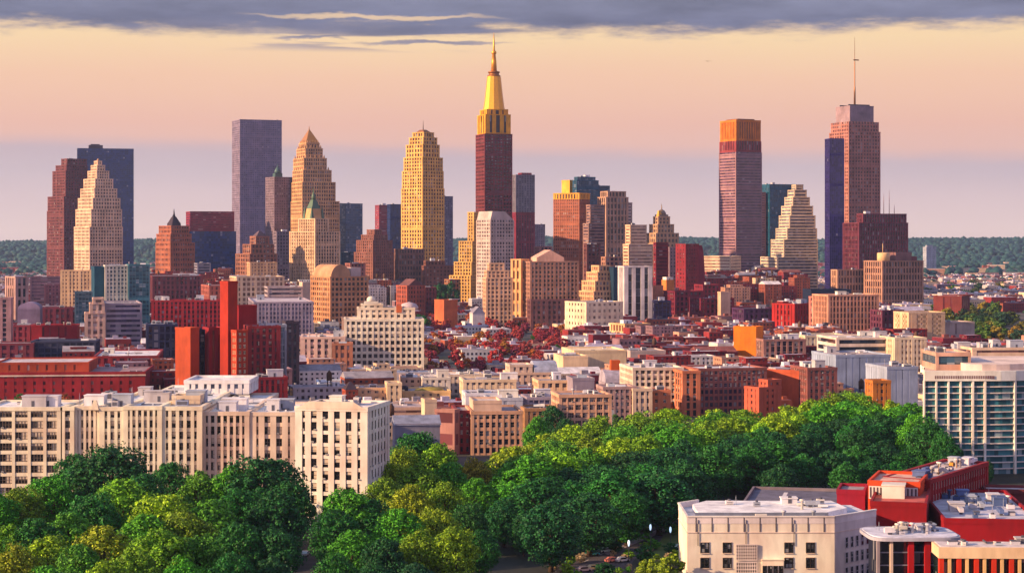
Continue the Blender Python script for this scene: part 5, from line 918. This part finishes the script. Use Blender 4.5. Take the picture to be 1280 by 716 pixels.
# ------------------------------------------------------------------ trees
def tree_meshes(seed, H, Rr, lobes, per, leaf, mat=None):
    q = np.random.default_rng(seed); cz = H * .52; hz = H * .5; C = []; RR = []
    tries = 0
    while len(C) < lobes and tries < 4000:
        tries += 1
        d = q.normal(size=3); d /= np.linalg.norm(d); f = q.uniform(.35, 1) ** .5
        zrel = d[2] * f; wr = (1 - .35 * max(0, zrel) ** 2) * (.85 if zrel < -.5 else 1)
        p = np.array([d[0] * f * Rr * .78 * wr, d[1] * f * Rr * .78 * wr, cz + d[2] * f * hz * .82])
        r = (q.uniform(.11, .2) if q.random() < .45 else q.uniform(.2, .33)) * Rr * (1.0 if zrel < .5 else .85)
        if any(np.linalg.norm(p - c) < .55 * (r + s) for c, s in zip(C, RR)): continue
        C.append(p); RR.append(r)
    C = np.array(C); RR = np.array(RR); n = len(C) * per
    ci = np.repeat(np.arange(len(C)), per); D = q.normal(size=(n, 3)); D[:, 2] += .25; D /= np.linalg.norm(D, axis=1)[:, None]
    rad = RR[ci] * q.uniform(.62, 1.2, n) ; st_ = q.uniform(.75, 1.3, (len(C), 3)); rad *= np.where(q.random(n) < .06, 1.3, 1.0); Pn = C[ci] + D * rad[:, None] * st_[ci]
    inside = np.zeros(n, bool)
    for c, r in zip(C, RR): inside |= (np.linalg.norm((Pn - c) / np.array([1.1, 1.1, .9]), axis=1) < r * .68)
    keep = ~inside; Pn = Pn[keep]; D = D[keep]; n = len(Pn)
    nr = D + q.normal(scale=.36, size=(n, 3)); nr /= np.linalg.norm(nr, axis=1)[:, None]
    a = np.cross(nr, q.normal(size=(n, 3))); a /= np.linalg.norm(a, axis=1)[:, None]; b = np.cross(nr, a)
    s = leaf * q.uniform(.55, 1.25, n)[:, None]; e = q.uniform(.55, .9, n)[:, None]
    V = np.stack([Pn - a * s, Pn - b * s * e + nr * s * .2, Pn + a * s, Pn + b * s * e + nr * s * .2], 1).reshape(-1, 3)
    V[:, 2] = np.maximum(V[:, 2], .4)
    me = bpy.data.meshes.new('crown'); me.vertices.add(len(V)); me.vertices.foreach_set('co', V.astype(np.float32).ravel())
    me.loops.add(4 * n); me.loops.foreach_set('vertex_index', np.arange(4 * n, dtype=np.int32)); me.polygons.add(n); me.polygons.foreach_set('loop_start', np.arange(0, 4 * n, 4, dtype=np.int32))
    me.materials.append(mat or LEAF); me.update(calc_edges=True)
    t = MB(); rt = .028 * H
    t.lathe(0, 0, [(rt * 1.5, -.4), (rt, H * .08), (rt * .8, H * .35), (rt * .45, H * .6), (.05, H * .85)], 8)
    for c in C[::4]:
        p0 = np.array([0, 0, H * .3]); d = c - p0; l = np.linalg.norm(d); d /= l; u = np.cross(d, [0.3, .2, 1.0]); u /= np.linalg.norm(u); w = np.cross(d, u)
        vs = []; 
        for f, rr in ((0, rt * .45), (.5, rt * .3), (1, rt * .1)):
            for k in range(5): an = 2 * math.pi * k / 5; vs.append(tuple(p0 + d * l * f + np.array([0, 0, -.15 * l * math.sin(math.pi * f)]) + (u * math.cos(an) + w * math.sin(an)) * rr))
        t.poly(vs, [(i * 5 + k, i * 5 + (k + 1) % 5, (i + 1) * 5 + (k + 1) % 5, (i + 1) * 5 + k) for i in range(2) for k in range(5)], 0, True)
    return me, t.mesh('trunk', [BARK])
BIG = [tree_meshes(s, 22, 9.5, 96, 210, .36) for s in (1, 2, 3, 4, 5)]
TALL = [tree_meshes(s, 25, 8.0, 92, 210, .36) for s in (6, 7)]
SMALL = [tree_meshes(s, 13, 6.2, 26, 110, .6, FAR_LEAF) for s in (8, 9, 10)]
TREES = []
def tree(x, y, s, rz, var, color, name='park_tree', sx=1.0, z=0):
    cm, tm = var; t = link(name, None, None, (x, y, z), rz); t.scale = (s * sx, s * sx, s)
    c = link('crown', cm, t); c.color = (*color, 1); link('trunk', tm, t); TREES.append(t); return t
GREENS = dict(deep=(.014, .095, .030), dark=(.020, .135, .026), mid=(.058, .25, .02), olive=(.125, .295, .018), lime=(.19, .37, .018), amber=(.19, .31, .018), rust=(.20, .25, .025))  # deep and dark lowered, tree shade put into the leaf colour
WORDS = dict(deep='deep green', dark='dark green', mid='leafy green', olive='olive green', lime='lime green', amber='yellow turning', rust='rusty tinged')
ORD = ['first', 'second', 'third', 'fourth', 'fifth', 'sixth', 'seventh', 'eighth', 'ninth', 'tenth', 'eleventh', 'twelfth', 'thirteenth', 'fourteenth', 'fifteenth', 'sixteenth', 'seventeenth', 'eighteenth', 'nineteenth', 'twentieth'] + ['%s' % w for w in ('twenty-first twenty-second twenty-third twenty-fourth twenty-fifth twenty-sixth twenty-seventh twenty-eighth twenty-ninth thirtieth thirty-first thirty-second thirty-third thirty-fourth thirty-fifth thirty-sixth thirty-seventh thirty-eighth thirty-ninth fortieth').split()]
rt = random.Random(21)
PARK = []
def park_tree(px, ytop, D, tone, wide=1.0, kind='BIG'):
    h = zat(ytop, D); lib = BIG if kind == 'BIG' else TALL; base = 22 if kind == 'BIG' else 25
    s = h / (base * .985); t = tree(tx(px) * D, D, s, rt.uniform(0, 6.28), rt.choice(lib), tuple(v * rt.uniform(.85, 1.18) for v in GREENS[tone]), 'park_tree', wide * rt.uniform(.95, 1.05))
    PARK.append((px, D, tone, h, t)); FOOT.append((tx(px) * D, D, 7)); return t
# west grove: crown tops read off one by one
for a in [(140, 553, 600, 'deep', 1.25), (95, 567, 610, 'dark', 1.1), (60, 592, 585, 'mid', 1.15), (25, 606, 570, 'olive', 1.1), (-8, 612, 560, 'mid', 1.1), (212, 576, 585, 'dark', 1.0), (178, 590, 560, 'dark', 1.0), (250, 588, 575, 'mid', 1.0), (292, 578, 575, 'mid', 1.1), (330, 566, 570, 'deep', 1.25), (362, 596, 560, 'dark', .95), (345, 610, 530, 'deep', 1.1), (300, 606, 540, 'dark', 1.1), (262, 622, 520, 'mid', 1.1),
          (150, 596, 545, 'olive', 1.15), (115, 612, 530, 'dark', 1.05), (205, 612, 520, 'lime', 1.05), (230, 634, 495, 'olive', 1.1), (180, 640, 490, 'mid', 1.1), (85, 640, 505, 'mid', 1.1), (45, 646, 490, 'dark', 1.1), (10, 652, 490, 'olive', 1.0), (130, 655, 470, 'lime', 1.1), (200, 660, 465, 'olive', 1.05), (60, 668, 460, 'lime', 1.15), (20, 680, 450, 'amber', .95), (100, 678, 448, 'mid', 1.0), (165, 682, 445, 'olive', 1.05), (250, 664, 470, 'mid', 1.0), (300, 650, 490, 'dark', 1.1), (345, 656, 490, 'deep', 1.05), (290, 690, 450, 'dark', 1.0), (340, 694, 455, 'deep', .95), (230, 696, 440, 'mid', 1.0), (-15, 690, 460, 'mid', 1.0), (130, 700, 436, 'lime', 1.0), (60, 705, 430, 'mid', 1.0)]:
    park_tree(*a)
# centre clump right of the white tower
for a in [(520, 536, 655, 'dark', .9), (502, 556, 640, 'amber', .85), (548, 553, 645, 'olive', .95), (490, 574, 610, 'amber', .85), (524, 578, 600, 'olive', 1.0), (562, 576, 605, 'mid', .9), (592, 572, 620, 'rust', .85), (480, 596, 575, 'olive', 1.0), (514, 604, 560, 'amber', 1.0), (556, 600, 570, 'olive', 1.0), (596, 596, 585, 'mid', 1.0), (432, 606, 540, 'mid', 1.1), (420, 636, 515, 'dark', 1.0), (462, 622, 540, 'dark', 1.1), (500, 634, 520, 'mid', 1.1), (545, 632, 530, 'amber', 1.0), (585, 626, 545, 'dark', 1.0), (440, 660, 490, 'mid', 1.1), (480, 668, 480, 'deep', 1.0), (525, 662, 490, 'olive', 1.0), (566, 654, 490, 'lime', 1.0), (600, 660, 505, 'dark', 1.0), (420, 690, 465, 'dark', 1.0), (470, 700, 455, 'deep', 1.0), (520, 700, 455, 'deep', 1.0), (630, 622, 560, 'deep', 1.0), (640, 600, 585, 'mid', 1.0), (655, 640, 545, 'deep', 1.0)]:
    park_tree(*a)
park_tree(690, 505, 790, 'deep', .85); park_tree(672, 520, 770, 'mid', .8); park_tree(706, 522, 780, 'deep', .8)
# the dense belt running off to the east, several rows deep
def belt():
    rear = [(560, 575), (620, 565), (650, 546), (700, 532), (750, 519), (800, 513), (900, 509), (1000, 502), (1040, 492), (1080, 488), (1120, 497), (1160, 506), (1190, 522)]
    frontb = [(560, 740), (640, 735), (700, 716), (760, 698), (830, 668), (900, 640), (940, 630), (1000, 614), (1060, 602), (1120, 588), (1190, 575)]
    xs = [r[0] for r in rear]; rows = 8
    for row in range(rows):
        px = 640 + row * 7; 
        while px < 1192:
            Dr = (EYE - 21) * F / (np.interp(px, xs, [r[1] for r in rear]) - HZ); Df = 214920 / (np.interp(px, [r[0] for r in frontb], [r[1] for r in frontb]) - HZ) + 7
            Dd = Dr + (Df - Dr) * (row + rt.uniform(-.25, .25)) / (rows - 1); Dd = max(Dd, Df - 6)
            x, y = tx(px) * Dd, Dd
            if not any((x - a[3 + 1].location.x) ** 2 + (y - a[4].location.y) ** 2 < 140 for a in PARK):
                h = rt.uniform(18.5, 22.5) if row else rt.uniform(19.5, 21.8)
                if row >= 4: h = rt.uniform(17, 21)
                tone = rt.choice(['lime', 'olive', 'mid', 'lime', 'olive'] if row <= 1 else (['mid', 'olive', 'mid', 'mid', 'lime'] if row <= 3 else ['dark', 'deep', 'deep', 'dark']))  # front rows darker, rear crest brighter: belt's light and shade put into leaves
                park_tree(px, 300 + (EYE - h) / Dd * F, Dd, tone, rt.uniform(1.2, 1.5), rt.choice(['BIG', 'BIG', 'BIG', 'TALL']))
            px += rt.uniform(30, 44) * 640 / Dd
belt()
for a in [(1160, 522, 722, 'dark', .95), (1180, 538, 708, 'dark', .75), (1150, 512, 738, 'mid', .9), (1190, 552, 704, 'deep', .8), (1005, 566, 672, 'dark', 1.2), (1040, 560, 684, 'deep', 1.2), (1072, 556, 692, 'dark', 1.2), (1104, 550, 694, 'deep', 1.2), (1058, 576, 662, 'dark', 1.2), (1092, 572, 668, 'deep', 1.2), (1128, 562, 690, 'dark', 1.1), (1120, 576, 668, 'dark', 1.1), (975, 580, 645, 'deep', 1.2)]: park_tree(*a)
for a in [(1236, 574, 705, 'deep', .6), (1165, 560, 725, 'dark', .7), (1180, 575, 712, 'dark', .6), (1205, 572, 716, 'mid', .45)]: park_tree(*a)
def label_park():
    rows = {}
    for px, D, tone, h, t in PARK:
        zone = 'grove below long cream office' if px < 400 else ('clump beside white pier tower' if px < 612 and D < 700 else 'belt along eastern street')
        k = int(D // 45); rows.setdefault((zone, k), []).append((px, tone, h, t))
    zones = {}
    for (zone, k) in sorted(rows): zones.setdefault(zone, []).append(k)
    for (zone, k), v in rows.items():
        ks = zones[zone]; i = ks.index(k); row = 'front row' if i == 0 else ('rearmost row' if i == len(ks) - 1 else '%s row' % ORD[i])
        v.sort(key=lambda q: q[0])
        for j, (px, tone, h, t) in enumerate(v):
            tag(t, '%s tree, %s from left in %s of %s' % (WORDS[tone], ORD[j], row, zone), 'tree', 'park trees')
label_park()
# small things by the street
for i, (px, py, s, tone) in enumerate([(838, 716, .62, 'amber'), (812, 712, .5, 'amber'), (806, 690, .42, 'deep'), (845, 690, .3, 'lime'), (722, 716, .3, 'olive'), (755, 714, .42, 'deep'), (858, 672, .3, 'lime')]):
    D = 214920 / (py + 14 - 300); t = tree(tx(px) * D, D, s, i, SMALL[i % 3], GREENS[tone], 'street_tree' if s > .4 else 'shrub', 1.2)
    tag(t, ['amber bush beside the white render office, largest one', 'amber bush left of the largest amber bush', 'dark round bush under the street lamp', 'small lime shrub by the white render office', 'small olive shrub at the picture bottom by the street', 'dark bush between parked cars', 'small lime shrub under the dark park trees'][i], 'bush')
gs = random.Random(9)
for i in range(34):
    px = gs.uniform(690, 856); py = 716 - (px - 690) / 166 * 50 + gs.uniform(-14, 30)
    if py < 655: continue
    D = 214920 / (py - 300); pale = i % 4 == 0; x = tx(px) * D
    t = tree(x, D, gs.uniform(.13, .26), gs.uniform(0, 6), SMALL[i % 3], (.42, .36, .26) if pale else GREENS[gs.choice(['olive', 'mid', 'deep', 'lime'])], 'garden_shrub', gs.uniform(1.2, 1.8))
    tag(t, 'low pale flowering shrub in the planted strip beside white render office' if pale else 'low green garden shrub in the planted strip beside white render office', 'shrub', 'pale flowering garden shrubs' if pale else 'green garden shrubs')
# autumn quarter in the centre, one group of like trees per tone
AUT = [((.40, .06, .075), 'crimson autumn tree among low houses below the gold crowned tower', 'crimson trees of the autumn quarter'), ((.30, .055, .10), 'wine red autumn tree among low houses below the gold crowned tower', 'wine red trees of the autumn quarter'), ((.42, .16, .04), 'orange brown autumn tree among low houses below the gold crowned tower', 'orange trees of the autumn quarter')]
n = 0
while n < 200:
    y = 1255 * (2380 / 1255) ** rt.random(); px = rt.uniform(524, 712)
    x = tx(px) * y
    if px > 690 and y < 1500: continue
    if occupied(x, y, 2): 
        n += .02; continue
    c, lb, gp = AUT[rt.choice([0, 0, 1, 1, 2])]; t = tree(x, y, rt.uniform(.62, .9), rt.uniform(0, 6), rt.choice(SMALL), tuple(v * rt.uniform(.75, 1.2) for v in c), 'autumn_tree', rt.uniform(1.0, 1.25)); tag(t, lb, 'tree', gp)
    FOOT.append((x, y, 3)); n += 1
EAST = [((.03, .10, .05), 'dark green tree in the wood east of the ribbed tan office', 'dark trees of the east wood'), ((.10, .16, .03), 'olive tree in the wood east of the ribbed tan office', 'olive trees of the east wood'), ((.24, .22, .03), 'yellowing tree in the wood east of the ribbed tan office', 'yellow trees of the east wood')]
n = 0
while n < 135:
    y = 1500 * (3600 / 1500) ** rt.random(); px = rt.uniform(1155, 1310); x = tx(px) * y
    if y < 1850 and px < 1214: continue
    if 2350 < y < 2700: continue
    if occupied(x, y, 2): continue
    c, lb, gp = EAST[rt.choice([0, 0, 0, 1, 1, 2])]; t = tree(x, y, rt.uniform(.9, 1.5), rt.uniform(0, 6), rt.choice(SMALL), tuple(v * rt.uniform(.75, 1.2) for v in c), 'wood_tree', rt.uniform(1.1, 1.5)); tag(t, lb, 'tree', gp)
    FOOT.append((x, y, 4)); n += 1
for i, (px, py, D, tone, lb) in enumerate([(40, 380, 1800, 'mid', 'green tree between lavender shed and purple block'), (50, 379, 1790, 'olive', 'olive tree between the two trees by purple block'), (62, 377, 1800, 'amber', 'yellow tree at the foot of the cream window block'),
        (508, 388, 1900, 'deep', 'dark tree left of the gabled orange block'), (525, 392, 1850, 'dark', 'dark tree above the hospital roof edge'), (552, 352, 2300, 'deep', 'dark tree behind the orange sided cube'), (562, 346, 2330, 'deep', 'tall dark tree beside the slender gold block'), (420, 512, 905, 'lime', 'bright green tree behind the white tower roof')]):
    h = 11 if D > 1000 else 6
    t = tree(tx(px) * D, D, 1.5 if 500 < px < 600 else 1.15 if D > 1000 else .6, i, SMALL[i % 3], GREENS[tone], 'city_tree', 1.25, 6 if 540 < px < 570 else 0); tag(t, lb, 'tree'); t.location.z = 0
    if 540 < px < 570: t.scale = (2.4, 2.4, 3.0)
# ------------------------------------------------------------------ the low city between: houses on a street grid
PALW = {'brick red': (136, 46, 50), 'wine red': (112, 36, 52), 'rust brown': (150, 80, 62), 'cream': (226, 196, 162), 'pale grey': (186, 178, 180), 'rosy tan': (190, 142, 120), 'dusty mauve': (140, 108, 118), 'white': (232, 222, 214)}
ROOFS = {'white': (222, 216, 220), 'grey': (150, 144, 154), 'dark': (76, 72, 86), 'lavender': (176, 168, 190), 'rusty': (134, 76, 72)}
def city():
    q = random.Random(77); lots = []; th = R(14); c, s = math.cos(th), math.sin(th)
    v = 700.0
    while v < 4700:
        row_d = q.uniform(13, 19) * (1 if v < 1700 else 1.25); u = -2200.0
        while u < 2200:
            w = q.uniform(11, 30) * (1 if v < 1700 else 1.3); uu = u; u += w + (q.uniform(12, 16) if q.random() < .12 else q.uniform(.6, 3))
            X, Y = uu * c - v * s, uu * s + v * c; cx, cy = X + w / 2 * c - row_d / 2 * s, Y + w / 2 * s + row_d / 2 * c
            if cy < 860 or cy > 4300 or abs(cx) > .276 * cy + 95: continue
            px = 640 + cx / cy * F
            if cy < 1000 and px < 400 or cy < 1095 and px < 232: continue
            if 1150 < px and 1500 < cy < 2350: continue
            if 520 < px < 715 and 1190 < cy < 2380 and q.random() < .66: continue
            if occupied(cx, cy, min(w, row_d) * .5): continue
            near_red = (px > 770 and px < 1010) or px < 320 or 640 < px and 1250 < cy < 1800
            pal = q.choices(list(PALW), [7, 6, 3, 1, 1, 1, 2, .5] if near_red else [2, 1, 2, 3, 3, 2, 2, 2])[0]
            h = q.choice([q.uniform(7, 11), q.uniform(9, 14), q.uniform(11, 18)]) if cy < 1800 else q.uniform(8, 17)
            if cy < 1010: h = q.uniform(5, 7.5)
            elif 515 < px < 720 and cy < 2380: h = q.uniform(5.5, 8.5)
            if cy < 985 and px > 770: continue
            if 1900 < cy < 3100 and not 515 < px < 720 and 180 < px < 1000 and q.random() < .75: h = q.uniform(12, 24) if cy < 2150 else q.uniform(18, 46)
            lots.append((w / cy * h / cy * (1 if abs(cx) < .27 * cy else .001), X, Y, w, row_d, h, pal, q.choices(list(ROOFS), [2, 3, 2, 2, 4] if near_red else [4, 3, 2, 3, 1])[0], px, cy))
        v += row_d + (q.uniform(13, 17) if q.random() < .5 else q.uniform(2, 5))
    lots = [a for a in lots if not (a[8] > 1150 and a[9] > 2350 and q.random() < .5)]
    lots.sort(key=lambda a: -a[0]); keys = {}; built = []
    for k, (_, X, Y, w, d, h, pal, rf, px, D) in enumerate(lots[:290]):
        t = thing('town_house', None, 'house', (X, Y, 0), th, 'low houses of the town')
        st = style('grid', PALW[pal], (52, 44, 58), 3.3, 3.3, .5, .5, .25, .15)
        block(t, (0, w, 0, d, -.5, h), st, 'wall', 'FL' if px > 640 else 'FR', ROOFS[rf], .8)
        if k % 4 == 1 and w > 14: block(t, (w * .25, w * .75, d * .2, d * .8, h - .1, h + 3.2), st, 'penthouse', 'FL', ROOFS[rf], .4)
        if k % 5 == 2:
            m = MB(); m.gable(-.3, w + .3, -.3, d + .3, h + .82, h + 4.2, 'x'); m.build('gable_roof', roof_mat(ROOFS[rf]), t)
        if k % 7 == 3: water_tank(t, w * .7, d * .6, h + .2, 1.5)
        n = 1 + (k % 3) if k % 5 != 2 else 0; clutter(t, (.5, w - 3, 1, d - 3, h + .25), n, 4000 + k, .6)
        built.append((px, D, pal, rf, w, t))
    # labels: colour, roof, the landmark it stands by, and its order there
    for px, D, pal, rf, w, t in built:
        lm = min(NAMED, key=lambda a: abs(a[0] - px) * .8 + abs(a[1] - D) * .06); rel = 'behind' if D > lm[1] + 25 else ('before' if D < lm[1] - 25 else 'beside')
        key = '%s %s house, %s roof, %s %s' % ('wide' if w > 22 else 'small', pal, rf, rel, lm[2]); keys.setdefault(key, []).append((px, D, t))
    for key, v in keys.items():
        v.sort(key=lambda a: a[0])
        for i, (px, D, t) in enumerate(v):
            t['label'] = key if len(v) == 1 else key.replace(' house,', ' house, %s from left,' % ORD[i])
    # the farther ones, past counting
    mb = MB(); pals = list(PALW); rfs = list(ROOFS); mats = [wall_mat(PALW[p]) for p in pals] + [roof_mat(ROOFS[r_]) for r_ in rfs] + [glass_mat((52, 44, 58))]
    for _, X, Y, w, d, h, pal, rf, px, D in lots[290:]:
        a = pals.index(pal); b = len(pals) + rfs.index(rf)
        for (x0, x1, y0, y1, z0, z1, mi) in ((0, w, 0, d, -.5, h, a), (.4, w - .4, .4, d - .4, h + .02, h + .3, b), (w * .3, w * .3 + 4, d * .4, d * .4 + 4, h + .2, h + 2.5, b), (w * .7, w * .7 + 2.5, d * .3, d * .3 + 2.5, h + .2, h + 1.8, a)):
            pts = [(X + x * c - y * s, Y + x * s + y * c) for x, y in ((x0, y0), (x1, y0), (x1, y1), (x0, y1))]; mb.prism(pts, z0, z1, mi)
        for j in range(int(h / 3.4)):
            z = .9 + j * 3.4; x = .8
            while x < w - 1.5:
                pts = [(X + xx * c - yy * s, Y + xx * s + yy * c) for xx, yy in ((x, -.06), (x + 1.4, -.06), (x + 1.4, .3), (x, .3))]; mb.prism(pts, z, z + 1.7, len(mats) - 1); x += 3.2
    r_ = random.Random(6)
    for k in range(800):
        Y = r_.uniform(3800, 6900); X = r_.uniform(-.3, .3) * Y
        if math.sin(X / 170 + Y / 260) + math.sin(X / 90 - Y / 330) > .5 or X > .18 * Y and r_.random() < .6: continue
        w, d, h = r_.uniform(14, 60), r_.uniform(12, 25), r_.uniform(6, 15); a = r_.choice([3, 4, 5, 5, 0, 2, 6]); 
        mb.prism([(X, Y), (X + w, Y + 3), (X + w, Y + d), (X, Y + d)], -.5, h, a); mb.prism([(X + .5, Y + .5), (X + w - .5, Y + 3.5), (X + w - .5, Y + d - .5), (X + .5, Y + d - .5)], h + .02, h + .4, len(pals) + r_.choice([0, 1, 2, 3, 4]))
    o = mb.build('distant_town', mats); o['kind'] = 'stuff'; o['label'] = 'mass of far low houses between towers and hills'
    print('lots', len(lots))
city()
# street trees and garden green scattered among the houses, past counting
def street_green():
    q = np.random.default_rng(12); r = random.Random(15); lv = []
    for cm, _ in SMALL:
        co = np.zeros(len(cm.vertices) * 3, dtype=np.float32); cm.vertices.foreach_get('co', co); lv.append(co.reshape(-1, 4, 3))
    for name, tone, num in (('street_greenery', (.05, .14, .03), 210), ('autumn_greenery', (.26, .10, .035), 130)):
        V = []; k = 0
        while k < num:
            y = 880 * (2900 / 880) ** r.random(); px = r.uniform(-10, 1290); x = tx(px) * y
            if occupied(x, y, 1) and r.random() < .93: continue
            if y < 1000 and px < 420: continue
            s = r.uniform(.35, .62); c = lv[k % 3][::2].copy(); a = r.uniform(0, 6.28); ca, sa = math.cos(a), math.sin(a)
            c = c @ np.array([[ca, sa, 0], [-sa, ca, 0], [0, 0, 1]]) * s; V.append(c.reshape(-1, 3) + np.array([x, y, -.6])); k += 1
        V = np.concatenate(V); n = len(V) // 4; me = bpy.data.meshes.new(name); me.vertices.add(len(V)); me.vertices.foreach_set('co', V.astype(np.float32).ravel())
        me.loops.add(4 * n); me.loops.foreach_set('vertex_index', np.arange(4 * n, dtype=np.int32)); me.polygons.add(n); me.polygons.foreach_set('loop_start', np.arange(0, 4 * n, 4, dtype=np.int32))
        me.materials.append(LEAF); me.update(calc_edges=True); o = link(name, me); o.color = (*tone, 1); o['kind'] = 'stuff'; o['label'] = 'scattered garden and street foliage between the low houses'
street_green()
# ------------------------------------------------------------------ street things, birds
def car(x, y, rz, col, label):
    t = thing('parked_car', label, 'car', (x, y, .035), rz, 'cars by the park street'); pt = metal_mat(col, .3, .2)
    prof = [(-2.1, .35), (2.1, .35), (2.15, .75), (1.3, .92), (.7, 1.42), (-.9, 1.45), (-1.6, .98), (-2.15, .9)]
    m = MB(); vs = [(px_, -.85, z) for px_, z in prof] + [(px_, .85, z) for px_, z in prof]; n = 8
    m.poly(vs, [tuple(range(n)), tuple(range(2 * n - 1, n - 1, -1))] + [(i, i + n, (i + 1) % n + n, (i + 1) % n) for i in range(n)]); m.build('body', pt, t)
    m = MB(); m.poly([(1.25, -.7, .97), (.72, -.7, 1.4), (.72, .7, 1.4), (1.25, .7, .97)], [(0, 1, 2, 3)]); g = m.build('windscreen', glass_mat((20, 26, 34)), t); g.location = (.03, 0, .03)
    for sy in (-1, 1):
        m = MB(); m.box(-1.3, .8, sy * .86 - .01, sy * .86 + .01, .95, 1.33); m.build('side_window', glass_mat((20, 26, 34)), t)
        m = MB(); m.box(2.1, 2.17, sy * .6 - .18, sy * .6 + .18, .6, .75); m.build('headlight', metal_mat((230, 230, 230), .2), t)
        for sx in (-1.3, 1.3):
            m = MB(); vs = []; 
            for yy in (-.12, .12):
                vs += [(.33 * math.cos(2 * math.pi * k / 14), yy, .33 * math.sin(2 * math.pi * k / 14)) for k in range(14)]
            m.poly(vs, [tuple(range(14)), tuple(range(27, 13, -1))] + [(k, k + 14, (k + 1) % 14 + 14, (k + 1) % 14) for k in range(14)]); w = m.build('wheel', wall_mat((30, 30, 32)), t); w.location = (sx, sy * .8, .33)
for (px, py, rz, col, lb) in [(740, 694, .5, (70, 170, 190), 'turquoise car under the dark trees by the street'), (757, 690, .5, (190, 210, 220), 'pale silver car just behind the turquoise car'), (765, 702, .7, (200, 120, 110), 'dusty red car at the kerb near the bushes'), (778, 702, .6, (206, 206, 214), 'white grey car beside the dusty red car'), (742, 712, .5, (220, 190, 130), 'cream yellow car at the picture bottom'), (730, 714, .4, (196, 170, 160), 'beige car left of the cream yellow car'), (850, 694, .9, (226, 206, 200), 'white car near the white render office'), (846, 686, 1.0, (180, 190, 180), 'grey green car behind the white car')]:
    car(*P(px, py), rz, col, lb)
for (px, py) in [(386, 688)]:
    car(-61.0 + 2, 545, 1.5, (226, 226, 232), 'white car in the dark gap below the white tower')
car(-60.2, 520, 1.5, (206, 210, 216), 'silver car nearer in the dark gap below the white tower'); car(-58.6, 497, 1.3, (230, 230, 230), 'white car at the very bottom of the dark gap')
def lamp(px, py, hpx, label):
    x, y = P(px, py); h = hpx * y / F; t = thing('street_lamp', label, 'street lamp', (x, y, 0), 0, 'lamps by the park street')
    m = MB(); m.lathe(0, 0, [(.2, 0), (.12, .6), (.08, h)], 8); m.build('pole', metal_mat((60, 62, 66)), t)
    m = MB(); m.lathe(0, 0, [(.1, h - .1), (.26, h + .3), (.34, h + .9), (.24, h + 1.5), (.05, h + 1.7)], 12)
    mt, nt, b = nodes('lamp_globe'); b.inputs['Base Color'].default_value = (.8, .88, 1, 1); b.inputs['Emission Color'].default_value = (.5, .74, 1, 1); b.inputs['Emission Strength'].default_value = .4
    m.build('globe', mt, t)
lamp(813, 688, 26, 'street lamp with tall pale blue globe above dark bush'); lamp(838, 684, 19, 'street lamp with small pale globe near white render office')
lamp(786, 702, 20, 'thin street lamp left of the tall pale blue one')
def bird(px, py, D, span, label):
    t = thing('gliding_bird', label, 'bird', (tx(px) * D, D, zat(py, D)), .3); m = MB()
    s = span / 2
    for k in (-1, 1):
        m.poly([(0, -.12 * s, 0), (k * s * .5, -.05 * s, .16 * s), (k * s, .12 * s, .02 * s), (k * s * .5, .2 * s, .15 * s), (0, .2 * s, 0), (0, 0, -.05 * s)], [(0, 1, 3, 4), (1, 2, 3), (0, 1, 5), (5, 3, 4)])
    m.lathe(0, 0, [(.02 * s, -.1 * s), (.1 * s, 0), (.02 * s, .1 * s)], 8); b = m.build('body', wall_mat((70, 60, 64)), t)
bird(885, 77, 420, 1.9, 'dark bird gliding in the peach sky between two tall towers'); bird(165, 100, 700, 1.6, 'tiny bird high over the cream ziggurat tower'); bird(204, 102, 760, 1.3, 'fainter tiny bird right of the other one on the west side')
# ------------------------------------------------------------------ the evening air
def haze():
    m = MB(); m.box(-4200, 4200, -250, 11500, -3, 480); o = m.build('haze', None); o.data.materials.clear()
    mt = bpy.data.materials.new('haze_air'); mt.use_nodes = True; nt = mt.node_tree; nt.nodes.clear()
    out = nt.nodes.new('ShaderNodeOutputMaterial'); v = nt.nodes.new('ShaderNodeVolumePrincipled'); v.inputs['Color'].default_value = (.5, .66, 1.0, 1); v.inputs['Density'].default_value = 2.8e-5; v.inputs['Anisotropy'].default_value = .2
    nt.links.new(v.outputs[0], out.inputs['Volume']); o.data.materials.append(mt); o['kind'] = 'stuff'; o['label'] = 'thin evening haze over the whole city'
haze()
